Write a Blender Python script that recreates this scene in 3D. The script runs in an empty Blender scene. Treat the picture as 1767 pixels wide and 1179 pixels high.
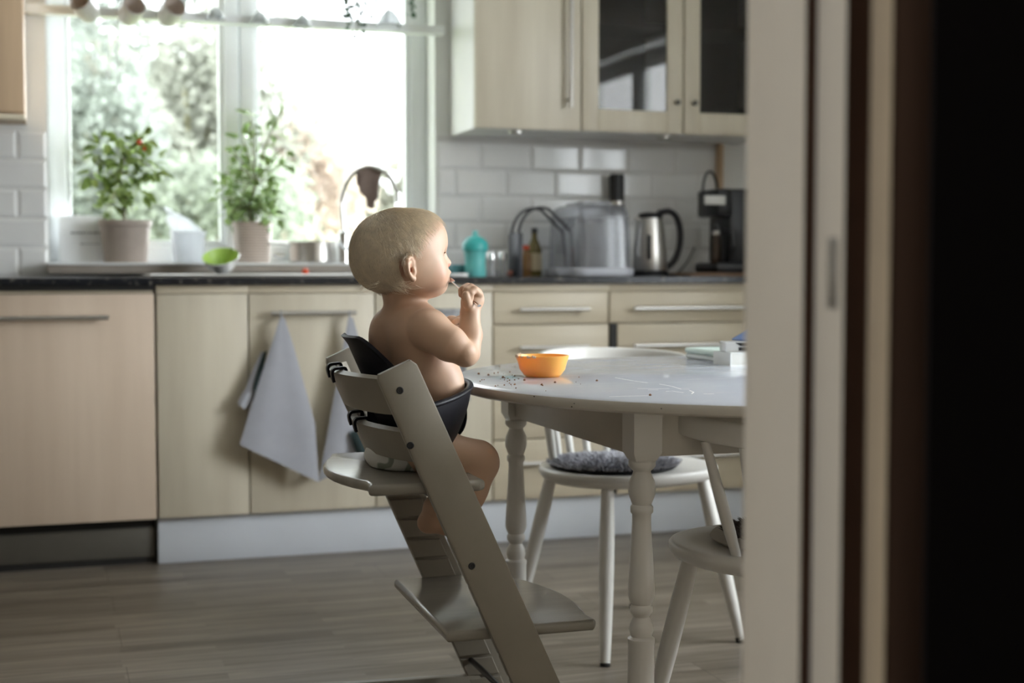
SKY_BACK, SKY_RIGHT, EXPO, HALL = 2.6, 17, 0.86, .6
import bpy, bmesh, math, random
import numpy as np
from mathutils import Vector, Matrix, Euler
random.seed(7); np.random.seed(7)
PI = math.pi
SC = bpy.context.scene
COL = SC.collection

# ------------------------------------------------------------------ camera (50 mm, standing low in the hall)
CAM_LOC = np.array([-1.449, -4.56, 0.94]); HEAD = math.radians(18.2); PITCH = math.radians(2.9975); FPX = 2454.0
_Fh = np.array([math.sin(HEAD), math.cos(HEAD), 0]); _R = np.array([math.cos(HEAD), -math.sin(HEAD), 0]); _U = np.array([0, 0, 1.])
_F = _Fh*math.cos(PITCH) - _U*math.sin(PITCH); _UP = _Fh*math.sin(PITCH) + _U*math.cos(PITCH)
def at(px, py, X=None, Y=None, Z=None):
    """measured photo point -> world point on a known plane of the room"""
    r = _F + _R*(px-883.5)/FPX + _UP*(589.5-py)/FPX
    if Y is not None: t = (Y-CAM_LOC[1])/r[1]
    elif X is not None: t = (X-CAM_LOC[0])/r[0]
    else: t = (Z-CAM_LOC[2])/r[2]
    return CAM_LOC + t*r

# ------------------------------------------------------------------ materials
def _n(nt, t, **kw):
    n = nt.nodes.new(t)
    for k, v in kw.items():
        if k in n.inputs: n.inputs[k].default_value = v
        else: setattr(n, k, v)
    return n
def srgb(r, g, b):
    f = lambda c: (c/255/12.92) if c/255 <= .04045 else ((c/255+.055)/1.055)**2.4
    return (f(r), f(g), f(b))
def c4(c): return (c[0], c[1], c[2], 1.0)
def mat(name, col, rough=.5, var=.06, scale=9., stretch=(1, 1, 1), metal=0., spec=.5, bump=0., bscale=60., coat=0., sss=0., trans=0., ior=1.45, alpha=1., sheen=0., col2=None, detail=4.):
    m = bpy.data.materials.new(name); m.use_nodes = True; nt = m.node_tree
    b = nt.nodes['Principled BSDF']
    tc = _n(nt, 'ShaderNodeTexCoord'); mp = _n(nt, 'ShaderNodeMapping'); mp.inputs['Scale'].default_value = stretch
    nt.links.new(tc.outputs['Object'], mp.inputs['Vector'])
    nz = _n(nt, 'ShaderNodeTexNoise', Scale=scale, Detail=detail, Roughness=.6); nt.links.new(mp.outputs[0], nz.inputs['Vector'])
    rp = _n(nt, 'ShaderNodeValToRGB'); e = rp.color_ramp.elements
    lo = tuple(max(0, c*(1-var)) for c in col); hi = tuple(min(1, c*(1+var)) for c in (col2 or col))
    e[0].position = .3; e[1].position = .7; e[0].color = c4(lo); e[1].color = c4(hi)
    nt.links.new(nz.outputs['Fac'], rp.inputs[0]); nt.links.new(rp.outputs[0], b.inputs['Base Color'])
    b.inputs['Roughness'].default_value = rough; b.inputs['Metallic'].default_value = metal
    b.inputs['Specular IOR Level'].default_value = spec; b.inputs['IOR'].default_value = ior
    b.inputs['Coat Weight'].default_value = coat; b.inputs['Coat Roughness'].default_value = .15
    b.inputs['Transmission Weight'].default_value = trans; b.inputs['Alpha'].default_value = alpha
    b.inputs['Sheen Weight'].default_value = sheen
    if sss:
        b.inputs['Subsurface Weight'].default_value = sss; b.inputs['Subsurface Radius'].default_value = (1., .35, .2); b.inputs['Subsurface Scale'].default_value = .008
    if bump:
        n2 = _n(nt, 'ShaderNodeTexNoise', Scale=bscale, Detail=3.); nt.links.new(mp.outputs[0], n2.inputs['Vector'])
        bp = _n(nt, 'ShaderNodeBump', Strength=bump, Distance=.002); nt.links.new(n2.outputs['Fac'], bp.inputs['Height']); nt.links.new(bp.outputs[0], b.inputs['Normal'])
    return m
def thin_glass(name, tint=(1, 1, 1), gloss=.08, rough=.0, body=None, body_w=0., milky=0.):
    """thin pane: clear see-through sheet with a Fresnel gloss (and an optional milky share)"""
    m = bpy.data.materials.new(name); m.use_nodes = True; nt = m.node_tree; nt.nodes.clear()
    o = _n(nt, 'ShaderNodeOutputMaterial'); t = _n(nt, 'ShaderNodeBsdfTransparent', Color=c4(tint)); g = _n(nt, 'ShaderNodeBsdfGlossy', Roughness=rough)
    fr = _n(nt, 'ShaderNodeFresnel', IOR=1.5); ge = _n(nt, 'ShaderNodeNewGeometry'); io = _n(nt, 'ShaderNodeMapRange'); io.inputs['To Min'].default_value = 1.5; io.inputs['To Max'].default_value = 1/1.5
    nt.links.new(ge.outputs['Backfacing'], io.inputs['Value']); nt.links.new(io.outputs[0], fr.inputs['IOR']); mx = _n(nt, 'ShaderNodeMixShader'); base = t.outputs[0]
    if body is not None:
        d = _n(nt, 'ShaderNodeBsdfDiffuse', Color=c4(body)); m2 = _n(nt, 'ShaderNodeMixShader', Fac=body_w)
        if milky:
            tl = _n(nt, 'ShaderNodeBsdfTranslucent', Color=c4(body)); m3 = _n(nt, 'ShaderNodeMixShader', Fac=milky); nt.links.new(d.outputs[0], m3.inputs[1]); nt.links.new(tl.outputs[0], m3.inputs[2]); d = m3
        nt.links.new(t.outputs[0], m2.inputs[1]); nt.links.new(d.outputs[0], m2.inputs[2]); base = m2.outputs[0]
    nt.links.new(fr.outputs[0], mx.inputs[0]); nt.links.new(base, mx.inputs[1]); nt.links.new(g.outputs[0], mx.inputs[2]); nt.links.new(mx.outputs[0], o.inputs[0])
    return m
def floor_mat():
    m = bpy.data.materials.new('laminate_planks'); m.use_nodes = True; nt = m.node_tree; b = nt.nodes['Principled BSDF']
    tc = _n(nt, 'ShaderNodeTexCoord')
    br = _n(nt, 'ShaderNodeTexBrick', Scale=1.0); br.inputs['Brick Width'].default_value = 1.28; br.inputs['Row Height'].default_value = .19
    br.inputs['Mortar Size'].default_value = .0012; br.inputs['Mortar Smooth'].default_value = .2; br.offset = .37
    br.inputs['Color1'].default_value = (.0, .0, .0, 1); br.inputs['Color2'].default_value = (1, 1, 1, 1); br.inputs['Mortar'].default_value = (0, 0, 0, 1)
    nt.links.new(tc.outputs['Object'], br.inputs['Vector'])
    b2 = _n(nt, 'ShaderNodeTexBrick', Scale=1.0); b2.inputs['Brick Width'].default_value = .53; b2.inputs['Row Height'].default_value = .0633
    b2.inputs['Mortar Size'].default_value = .0; b2.offset = .43; b2.inputs['Color1'].default_value = (0, 0, 0, 1); b2.inputs['Color2'].default_value = (1, 1, 1, 1)
    nt.links.new(tc.outputs['Object'], b2.inputs['Vector'])
    mp = _n(nt, 'ShaderNodeMapping'); mp.inputs['Scale'].default_value = (1.6, 22, 1); nt.links.new(tc.outputs['Object'], mp.inputs['Vector'])
    ad = _n(nt, 'ShaderNodeVectorMath', operation='ADD'); sc = _n(nt, 'ShaderNodeVectorMath', operation='SCALE'); sc.inputs['Scale'].default_value = 7.
    nt.links.new(b2.outputs['Color'], sc.inputs[0]); nt.links.new(mp.outputs[0], ad.inputs[0]); nt.links.new(sc.outputs[0], ad.inputs[1])
    nz = _n(nt, 'ShaderNodeTexNoise', Scale=1.5, Detail=6., Roughness=.62, Distortion=.6); nt.links.new(ad.outputs[0], nz.inputs['Vector'])
    rp = _n(nt, 'ShaderNodeValToRGB'); e = rp.color_ramp.elements; e[0].position = .28; e[1].position = .72
    e[0].color = c4(FLOOR_A); e[1].color = c4(FLOOR_B); nt.links.new(nz.outputs['Fac'], rp.inputs[0])
    mx = _n(nt, 'ShaderNodeMix', data_type='RGBA', blend_type='MULTIPLY'); mx.inputs['Factor'].default_value = 1.
    r2 = _n(nt, 'ShaderNodeValToRGB'); r2.color_ramp.elements[0].color = (.72, .70, .67, 1); r2.color_ramp.elements[1].color = (1.16, 1.16, 1.16, 1)
    nt.links.new(b2.outputs['Color'], r2.inputs[0]); nt.links.new(rp.outputs[0], mx.inputs['A']); nt.links.new(r2.outputs[0], mx.inputs['B'])
    m3 = _n(nt, 'ShaderNodeMix', data_type='RGBA', blend_type='MULTIPLY'); m3.inputs['Factor'].default_value = 1.
    r3 = _n(nt, 'ShaderNodeValToRGB'); r3.color_ramp.elements[0].color = (1, 1, 1, 1); r3.color_ramp.elements[1].color = (.35, .33, .3, 1)
    nt.links.new(br.outputs['Fac'], r3.inputs[0]); nt.links.new(mx.outputs['Result'], m3.inputs['A']); nt.links.new(r3.outputs[0], m3.inputs['B'])
    nt.links.new(m3.outputs['Result'], b.inputs['Base Color']); b.inputs['Roughness'].default_value = .38
    bp = _n(nt, 'ShaderNodeBump', Strength=.15, Distance=.002); nt.links.new(nz.outputs['Fac'], bp.inputs['Height']); nt.links.new(bp.outputs[0], b.inputs['Normal'])
    return m

# ------------------------------------------------------------------ mesh building
class MB:
    def __init__(s): s.v = []; s.f = []; s.mi = []; s.k = 0
    def add(s, vs, fs):
        o = len(s.v); s.v += [tuple(float(c) for c in p) for p in vs]; s.f += [tuple(o+i for i in f) for f in fs]; s.mi += [s.k]*len(fs); return s
    def box(s, lo, hi, bev=0., seg=2, M=None):
        bm = bmesh.new(); bmesh.ops.create_cube(bm, size=1.)
        c = [(lo[i]+hi[i])/2 for i in range(3)]; d = [abs(hi[i]-lo[i]) for i in range(3)]
        for v in bm.verts: v.co = Vector((v.co[0]*d[0], v.co[1]*d[1], v.co[2]*d[2]))
        if bev > 0: bmesh.ops.bevel(bm, geom=list(bm.edges), offset=min(bev, min(d)*.45), segments=seg, profile=.5, affect='EDGES')
        bm.verts.index_update()
        T = Matrix.Translation(c)
        if M is not None: T = M @ T
        vs = [T @ v.co for v in bm.verts]; fs = [[v.index for v in f.verts] for f in bm.faces]; bm.free()
        return s.add(vs, fs)
    def tube(s, pts, r, n=12, cap=True, closed=False, flat=None):
        pts = [Vector(p) for p in pts]; N = len(pts)
        rs = list(r) if hasattr(r, '__len__') else [r]*N
        tg = []
        for i in range(N):
            a = pts[(i-1) % N] if (closed or i > 0) else pts[i]; b = pts[(i+1) % N] if (closed or i < N-1) else pts[i]
            d = (b-a); tg.append(d.normalized() if d.length > 1e-9 else Vector((0, 0, 1)))
        up = Vector((0, 0, 1)) if abs(tg[0].z) < .9 else Vector((1, 0, 0))
        x = tg[0].cross(up).normalized(); vs = []
        for i in range(N):
            x = (x - tg[i]*x.dot(tg[i])).normalized(); y = tg[i].cross(x)
            for k in range(n):
                a = 2*PI*k/n; fx, fy = (1, 1) if flat is None else flat
                vs.append(pts[i] + (x*math.cos(a)*fx + y*math.sin(a)*fy)*rs[i])
        fs = []
        for i in range(N if closed else N-1):
            j = (i+1) % N
            for k in range(n): fs.append((i*n+k, i*n+(k+1) % n, j*n+(k+1) % n, j*n+k))
        if cap and not closed: fs.append(tuple(range(n-1, -1, -1))); fs.append(tuple((N-1)*n+k for k in range(n)))
        return s.add(vs, fs)
    def lathe(s, prof, c=(0, 0, 0), n=32, sx=1., sy=1., cap=True, M=None):
        vs = []
        for r, z in prof:
            for k in range(n):
                a = 2*PI*k/n; p = Vector((c[0]+sx*r*math.cos(a), c[1]+sy*r*math.sin(a), c[2]+z)); vs.append(M @ p if M is not None else p)
        fs = []
        for i in range(len(prof)-1):
            for k in range(n): fs.append((i*n+k, i*n+(k+1) % n, (i+1)*n+(k+1) % n, (i+1)*n+k))
        if cap:
            if prof[0][0] > 1e-6: fs.append(tuple(range(n-1, -1, -1)))
            if prof[-1][0] > 1e-6: fs.append(tuple((len(prof)-1)*n+k for k in range(n)))
        return s.add(vs, fs)
    def prism(s, poly, fn, bev=0., seg=2, sharp=None):
        """closed solid: fn(p, t) maps outline point and t in (0,1) to space"""
        bm = bmesh.new(); lo = [bm.verts.new(fn(p, 0.)) for p in poly]; hi = [bm.verts.new(fn(p, 1.)) for p in poly]; n = len(poly)
        f0 = bm.faces.new(lo[::-1]); f1 = bm.faces.new(hi)
        for i in range(n): bm.faces.new((lo[i], lo[(i+1) % n], hi[(i+1) % n], hi[i]))
        bmesh.ops.recalc_face_normals(bm, faces=list(bm.faces))
        if bev > 0:
            ed = list(set(f0.edges) | set(f1.edges)); bmesh.ops.bevel(bm, geom=ed, offset=bev, segments=seg, profile=.5, affect='EDGES')
        bm.verts.index_update(); vs = [v.co.copy() for v in bm.verts]; fs = [[v.index for v in f.verts] for f in bm.faces]; bm.free()
        return s.add(vs, fs)
    def sheet(s, fn, nu, nv, th, closed_u=False):
        """thick curved sheet: fn(u,v) -> point"""
        P = [[Vector(fn(i/nu, j/nv)) for j in range(nv+1)] for i in range(nu+1)]
        def nrm(i, j):
            a = P[min(i+1, nu)][j]-P[max(i-1, 0)][j]; b = P[i][min(j+1, nv)]-P[i][max(j-1, 0)]; c = a.cross(b)
            return c.normalized() if c.length > 1e-12 else Vector((0, 0, 0))
        vs = []; W = nv+1
        for sd in (.5, -.5):
            for i in range(nu+1):
                for j in range(W): vs.append(P[i][j] + nrm(i, j)*th*sd)
        o = (nu+1)*W; fs = []
        for i in range(nu):
            for j in range(nv):
                a, b, c, d = i*W+j, (i+1)*W+j, (i+1)*W+j+1, i*W+j+1
                fs.append((a, b, c, d)); fs.append((o+d, o+c, o+b, o+a))
        for i in range(nu):
            a, b = i*W, (i+1)*W; fs.append((b, a, o+a, o+b)); a, b = i*W+nv, (i+1)*W+nv; fs.append((a, b, o+b, o+a))
        for j in range(nv):
            a, b = j, j+1; fs.append((a, b, o+b, o+a)); a, b = nu*W+j, nu*W+j+1; fs.append((b, a, o+a, o+b))
        return s.add(vs, fs)
    def ball(s, c, r, n=16, m=10, M=None):
        rx, ry, rz = r if hasattr(r, '__len__') else (r, r, r); pr = [(math.sin(PI*j/m), -math.cos(PI*j/m)) for j in range(m+1)]
        vs = [];
        for a, z in pr[1:-1]:
            for k in range(n): vs.append((a*rx*math.cos(2*PI*k/n), a*ry*math.sin(2*PI*k/n), z*rz))
        vs += [(0, 0, -rz), (0, 0, rz)]; fs = []
        for j in range(m-2):
            for k in range(n): fs.append((j*n+k, j*n+(k+1) % n, (j+1)*n+(k+1) % n, (j+1)*n+k))
        b = (m-1)*n
        for k in range(n): fs.append((b, (k+1) % n, k)); fs.append((b+1, (m-2)*n+k, (m-2)*n+(k+1) % n))
        vs = [Vector(v) for v in vs]
        if M is not None: vs = [M @ v for v in vs]
        return s.add([v+Vector(c) for v in vs], fs)
    def build(s, name, m, parent=None, smooth=35, world=True, fix=True):
        me = bpy.data.meshes.new(name)
        off = Vector((0, 0, 0))
        if parent is not None and world:
            p = parent
            while p is not None: off += p.location; p = p.parent
        me.from_pydata([(x-off.x, y-off.y, z-off.z) for x, y, z in s.v] if off.length else s.v, [], s.f)
        ms = m if isinstance(m, (list, tuple)) else [m]
        for q in ms: me.materials.append(q)
        if len(ms) > 1: me.polygons.foreach_set('material_index', s.mi)
        if fix:
            bm = bmesh.new(); bm.from_mesh(me); bmesh.ops.recalc_face_normals(bm, faces=list(bm.faces)); bm.to_mesh(me); bm.free()
        if smooth:
            me.polygons.foreach_set('use_smooth', [True]*len(me.polygons)); me.set_sharp_from_angle(angle=math.radians(smooth))
        me.update(); o = bpy.data.objects.new(name, me); COL.objects.link(o)
        if parent is not None: o.parent = parent
        return o
def tag(o, label=None, cat=None, group=None, kind=None):
    if label: o['label'] = label
    if cat: o['category'] = cat
    if group: o['group'] = group
    if kind: o['kind'] = kind
    return o
def thing(name, loc, label, cat, group=None, rz=0.):
    o = bpy.data.objects.new(name, None); o.empty_display_size = .05; COL.objects.link(o); o.location = Vector(loc); o.rotation_euler = (0, 0, rz)
    return tag(o, label, cat, group)
def copy_tree(o, parent=None):
    c = o.copy(); COL.objects.link(c); c.parent = parent
    for ch in list(o.children): copy_tree(ch, c)
    return c
def bez(p0, p1, p2, p3, n=12):
    p0, p1, p2, p3 = map(Vector, (p0, p1, p2, p3)); return [p0*(1-t)**3+p1*3*t*(1-t)**2+p2*3*t*t*(1-t)+p3*t**3 for t in [i/n for i in range(n+1)]]
def crom(pts, n=6):
    pts = [Vector(p) for p in pts]; out = []; q = [pts[0]*2-pts[1]]+pts+[pts[-1]*2-pts[-2]]
    for i in range(1, len(q)-2):
        for k in range(n):
            t = k/n; out.append(.5*((2*q[i])+(-q[i-1]+q[i+1])*t+(2*q[i-1]-5*q[i]+4*q[i+1]-q[i+2])*t*t+(-q[i-1]+3*q[i]-3*q[i+1]+q[i+2])*t**3))
    out.append(pts[-1]); return out
# ------------------------------------------------------------------ palette
FLOOR_A = (.090, .073, .056); FLOOR_B = (.27, .23, .187)
M_wall = mat('white_paint', (.74, .74, .72), .6, .02)
M_ceil = mat('ceiling_paint', (.80, .80, .78), .7, .01)
M_hall = mat('hall_shade_dark', (.016, .010, .008), .8, .08)  # hall walls lie unlit; their darkness is put into the colour
M_tile = mat('white_glazed_tile', (.76, .76, .75), .09, .02, spec=.6)
M_grout = mat('tile_grout', (.55, .54, .52), .8, .05)
M_birch = mat('birch_veneer', (.565, .50, .385), .42, .06, 1.5, (7, 7, .5), col2=(.61, .555, .44), detail=4)
M_birchh = mat('birch_veneer_horizontal', (.57, .49, .36), .42, .06, 1.5, (.5, 7, 7), col2=(.62, .55, .42), detail=4)
M_beech = mat('beech_veneer', (.58, .455, .345), .4, .05, 1.4, (7, 7, .5), col2=(.62, .50, .39), detail=4)
M_mel = mat('white_melamine', (.76, .75, .73), .4, .02)
M_oakdark = mat('tan_veneer', (.52, .37, .235), .45, .10, 1.4, (14, 14, .8))
M_inside = mat('cabinet_inside', (.10, .075, .055), .6, .1)
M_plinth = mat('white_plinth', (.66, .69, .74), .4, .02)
M_steel = mat('brushed_steel', (.56, .54, .51), .32, .05, 20, (1, 1, 30), metal=1.)
M_chrome = mat('chrome', (.78, .78, .78), .1, .02, metal=1.)
M_steelg = mat('grey_appliance_metal', (.115, .105, .088), .45, .06, metal=.3)
M_black = mat('black_plastic', (.012, .012, .014), .35, .1)
M_blackm = mat('black_matt', (.015, .014, .013), .6, .1)
M_frame = mat('white_window_paint', (.84, .86, .87), .35, .015)
M_sillf = mat('sill_front_shade', (.34, .30, .26), .4, .08)  # grey-brown holds the shade of the unlit sill front
M_cream = mat('cream_gloss_paint', (.84, .75, .63), .35, .02)
M_glass = thin_glass('window_glass')
M_cabglass = thin_glass('cabinet_glass', (.55, .52, .48))
M_leaf = mat('plant_leaf', (.13, .20, .045), .5, .35, 14, col2=(.24, .33, .09))
M_leaf2 = mat('basil_leaf', (.16, .25, .08), .5, .35, 14, col2=(.30, .42, .16))
M_stem = mat('plant_stem', (.16, .15, .07), .6, .2)
M_soil = mat('potting_soil', (.03, .02, .014), .9, .3, 60)
M_white = mat('white_glaze', (.78, .78, .77), .25, .02)
def worktop_mat():
    m = mat('black_speckled_stone', (.012, .013, .015), .22, .3, 40)
    nt = m.node_tree; b = nt.nodes['Principled BSDF']; tc = _n(nt, 'ShaderNodeTexCoord'); vo = _n(nt, 'ShaderNodeTexNoise', Scale=55., Detail=2.)
    nt.links.new(tc.outputs['Object'], vo.inputs['Vector']); rp = _n(nt, 'ShaderNodeValToRGB'); e = rp.color_ramp.elements
    e[0].position = .60; e[1].position = .74; e[0].color = (.012, .013, .016, 1); e[1].color = (.16, .15, .13, 1)
    nt.links.new(vo.outputs['Fac'], rp.inputs[0]); nt.links.new(rp.outputs[0], b.inputs['Base Color']); return m
M_top = worktop_mat()

# ------------------------------------------------------------------ setting
XL, XR, YB, YF, YH, HC = -3.1, 1.60, .60, -3.379, -3.555, 2.45
def struct(name, mb, m, smooth=35): return tag(mb.build(name, m, smooth=smooth), kind='structure')
struct('floor', MB().box((-3.4, -6.6, -.05), (2.2, .9, 0)), floor_mat(), 0)
struct('ceiling', MB().box((-3.4, -6.6, HC), (2.2, .9, HC+.1)), M_ceil, 0)
WX0, WX1, WZ0, WZ1 = -1.43, -.055, .93, 2.12
w = MB(); T = .28
w.box((-3.4, YB, 0), (WX0, YB+T, HC)); w.box((WX1, YB, 0), (2.2, YB+T, HC)); w.box((WX0, YB, 0), (WX1, YB+T, WZ0)); w.box((WX0, YB, WZ1), (WX1, YB+T, HC))
wb = struct('wall_back', w, M_wall, 0)
def tiles(x0, x1, z0, z1, y, name):
    g = MB(); g.box((x0, y-.004, z0), (x1, y+.001, z1)); a = MB(); r = 0; z = z0+.002
    while z < z1-.02:
        x = x0 - (.1 if r % 2 else 0.) - .03
        while x < x1:
            a0, a1 = max(x+.001, x0), min(x+.199, x1); b0, b1 = z, min(z+.098, z1-.001)
            if a1-a0 > .03 and b1-b0 > .03:
                d = .011
                vs = [(a0, y-.004, b0), (a1, y-.004, b0), (a1, y-.004, b1), (a0, y-.004, b1), (a0+d, y-.0081, b0+d), (a1-d, y-.0081, b0+d), (a1-d, y-.0081, b1-d), (a0+d, y-.0081, b1-d)]
                a.add(vs, [(4, 5, 6, 7), (0, 1, 5, 4), (1, 2, 6, 5), (2, 3, 7, 6), (3, 0, 4, 7)])
            x += .2
        z += .1; r += 1
    t = g.build(name, M_grout, wb, 0); a.build('glazed_tile_field', M_tile, t, 0)
tiles(-.048, 1.115, .9065, 1.43, YB, 'tile_backing'); tiles(-2.5, WX0-.003, .9065, 1.405, YB, 'tile_backing')
# right wall with its own window, left wall, wall with the doorway, dark hall
R0, R1, RZ0, RZ1 = -3.12, -1.55, .84, 2.12
w = MB(); w.box((XR, YF, 0), (XR+.25, R0, HC)); w.box((XR, R1, 0), (XR+.25, YB, HC)); w.box((XR, R0, 0), (XR+.25, R1, RZ0)); w.box((XR, R0, RZ1), (XR+.25, R1, HC))
struct('wall_right', w, M_wall, 0)
struct('wall_left', MB().box((XL-.15, YF, 0), (XL, YB, HC)), mat('dark_taupe_paint', (.32, .28, .235), .7, .04), 0)
DX0, DX1, DZ = -1.72, -.829, 2.08
w = MB(); w.box((XL-.1, YH+.01, 0), (DX0-.042, YF, HC)); w.box((DX1+.042, YH+.01, 0), (XR+.25, YF, HC)); w.box((DX0-.042, YH+.01, DZ+.03), (DX1+.042, YF, HC))
struct('wall_front', w, mat('taupe_paint', (.42, .365, .30), .7, .04), 0)
H0, H1, HZ0, HZ1 = -4.60, -3.66, .75, 2.12
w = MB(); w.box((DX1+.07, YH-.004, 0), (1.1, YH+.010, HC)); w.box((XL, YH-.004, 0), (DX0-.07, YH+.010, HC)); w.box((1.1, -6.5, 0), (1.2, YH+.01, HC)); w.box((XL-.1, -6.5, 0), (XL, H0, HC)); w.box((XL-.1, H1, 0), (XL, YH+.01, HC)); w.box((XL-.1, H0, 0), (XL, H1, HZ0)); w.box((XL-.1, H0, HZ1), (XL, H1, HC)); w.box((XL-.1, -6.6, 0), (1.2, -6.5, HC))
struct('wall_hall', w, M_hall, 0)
SWL = Matrix(((0, -1, 0, XL-.02+.72), (1, 0, 0, 0), (0, 0, 1, 0), (0, 0, 0, 1)))
# door lining: stepped profile seen from the hall
d1 = thing('door_1', (DX1, (YF+YH)/2, 0), None, None); tag(d1, kind='structure')
M_hshade = mat('jamb_shade_brown', (.09, .050, .034), .8, .12, spec=.08); M_tanedge = mat('tan_edge', (.66, .52, .36), .5, .05)  # the dark brown is shade painted on the hall-facing jamb steps
pr = [(.62, 1.181), (.62, 1.084), (.631, 1.084), (.631, 1.037), (.654, 1.037), (.654, 1.005), (.656, 1.005), (.656, 1.02), (.668, 1.02), (.668, 1.181)]
pr = [(CAM_LOC[0]+a, CAM_LOC[1]+b) for a, b in pr]
MB().prism(pr, lambda p, t: Vector((p[0], p[1], t*DZ)), 0).build('door_jamb', [M_cream, M_hshade, M_tanedge], d1, 30)
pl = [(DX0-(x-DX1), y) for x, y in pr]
MB().prism(pl, lambda p, t: Vector((p[0], p[1], t*DZ)), 0).build('door_jamb', [M_cream, M_hshade, M_tanedge], d1, 30)
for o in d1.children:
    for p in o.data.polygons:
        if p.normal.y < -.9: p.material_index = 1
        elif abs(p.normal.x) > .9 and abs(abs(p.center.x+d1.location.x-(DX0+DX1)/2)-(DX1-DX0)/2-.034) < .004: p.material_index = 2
MB().box((DX0, YF-.175, DZ), (DX1, YF, DZ+.03)).build('door_head', M_cream, d1, 0)
MB().box((CAM_LOC[0]+.6562, CAM_LOC[1]+1.005, 0), (CAM_LOC[0]+.7015, CAM_LOC[1]+1.0195, DZ+.05), .002).build('hall_casing', mat('dark_brown_wood', (.19, .105, .068), .8, .15, 2, (12, 12, .8), spec=.1), d1)
q = CAM_LOC[0]+.631
MB().box((q-.002, CAM_LOC[1]+1.046, .905), (q+.001, CAM_LOC[1]+1.060, .965), .001).build('strike_plate', M_steel, d1)
# kitchen-side casing of the doorway
MB().box((DX1, YF, 0), (DX1+.07, YF+.012, DZ), .003).build('door_casing', M_cream, d1)

def window(name, X0, X1, Z0, Z1, y0, splits, fw, glass, swap=None, bottom=.05):
    """frame, mullion and panes; swap maps (x,y,z) to the wall it sits in"""
    M = swap
    t = thing(name, (0, 0, 0), None, None); tag(t, kind='structure')
    f = MB()
    f.box((X0, y0, Z0), (X0+fw, y0+.07, Z1), .004, M=M); f.box((X1-fw, y0, Z0), (X1, y0+.07, Z1), .004, M=M)
    f.box((X0+fw, y0, Z0), (X1-fw, y0+.07, Z0+bottom), .004, M=M); f.box((X0+fw, y0, Z1-fw), (X1-fw, y0+.07, Z1), .004, M=M)
    f.build('window_frame', M_frame, t, world=False)
    ed = [X0+fw] + [x for s_ in splits for x in s_] + [X1-fw]
    for a, b in splits:
        g = MB(); g.box((a, y0-.005, Z0+bottom), ((a+b)/2-.003, y0+.065, Z1-fw), .004, M=M); g.box(((a+b)/2+.003, y0-.005, Z0+bottom), (b, y0+.065, Z1-fw), .004, M=M)
        g.build('mullion', M_frame, t, world=False)
    for i in range(0, len(ed), 2):
        a, b = ed[i], ed[i+1]; s = MB(); k = .018
        s.box((a, y0+.012, Z0+bottom), (a+k, y0+.05, Z1-fw), .003, M=M); s.box((b-k, y0+.012, Z0+bottom), (b, y0+.05, Z1-fw), .003, M=M)
        s.box((a+k, y0+.012, Z0+bottom), (b-k, y0+.05, Z0+bottom+k), .003, M=M); s.box((a+k, y0+.012, Z1-fw-k), (b-k, y0+.05, Z1-fw), .003, M=M)
        sh = s.build('sash', M_frame, t, world=False)
        vs = [(a+k, y0+.03, Z0+bottom+k), (b-k, y0+.03, Z0+bottom+k), (b-k, y0+.03, Z1-fw-k), (a+k, y0+.03, Z1-fw-k)]
        if M is not None: vs = [M @ Vector(v) for v in vs]
        MB().add(vs, [(0, 1, 2, 3)]).build('pane', M_glass, sh, 0, world=False)
    return t
w1 = window('window_1', WX0, WX1, WZ0, WZ1, .72, [(-.815, -.705)], .062, M_glass, bottom=.088)
MB().box((-.64, .712, .975), (-.60, .722, .988), .002).build('window_latch', M_chrome, w1)
SW = Matrix(((0, 1, 0, XR+.02-.72+.12), (1, 0, 0, 0), (0, 0, 1, 0), (0, 0, 0, 1)))
window('window_2', R0, R1, RZ0, RZ1, .72, [(-2.39, -2.29)], .06, M_glass, SW)
window('hall_window_added', H0, H1, HZ0, HZ1, .72, [], .05, M_glass, SWL)  # unseen hall opening, added to light the door jamb from the left
# sill ledge of the back window
SILLZ = .955
sl = thing('window_sill_1', (-.74, .6, SILLZ), None, None); tag(sl, kind='structure')
MB().box((WX0-.005, .49, .918), (-.062, .72, SILLZ-.008), .002).build('sill_body', M_sillf, sl)
MB().box((WX0-.005, .482, SILLZ-.008), (-.062, .72, SILLZ), .003).build('sill_nosing', M_frame, sl)
struct('baseboard_back', MB().box((-1.119, .03, 0), (1.10, .05, .148), .002), M_plinth)

# ------------------------------------------------------------------ base units
def handle_h(x0, x1, z, parent, y=0., r=.0072, m=None):
    h = MB(); h.tube([(x0, y-.032, z), (x1, y-.032, z)], r, 12)
    for x in (x0+.03, x1-.03): h.tube([(x, y, z), (x, y-.032, z)], r*.8, 10)
    return h.build('handle', m or M_steel, parent)
dw = thing('dishwasher', (-1.42, .29, 0), 'built-in dishwasher with pinkish wooden front and dark grey plinth, at far left', 'dishwasher')
MB().box((-1.722, .02, .155), (-1.124, .57, .868)).build('body', M_blackm, dw)
MB().box((-1.722, .0, .149), (-1.1245, .02, .857), .002).build('front_panel', M_beech, dw)
handle_h(-1.66, -1.262, .785, dw)
MB().box((-1.722, .004, .859), (-1.124, .02, .868), .001).build('trim_strip', M_birchh, dw)
MB().box((-1.722, -.012, .868), (-1.124, .02, .8845)).build('top_seal', M_blackm, dw)
MB().box((-1.722, .05, .021), (-1.128, .07, .115), .002).build('plinth_panel', M_steelg, dw)
MB().box((-1.722, .056, .0), (-1.124, .10, .16)).build('plinth_recess', M_blackm, dw)
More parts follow.
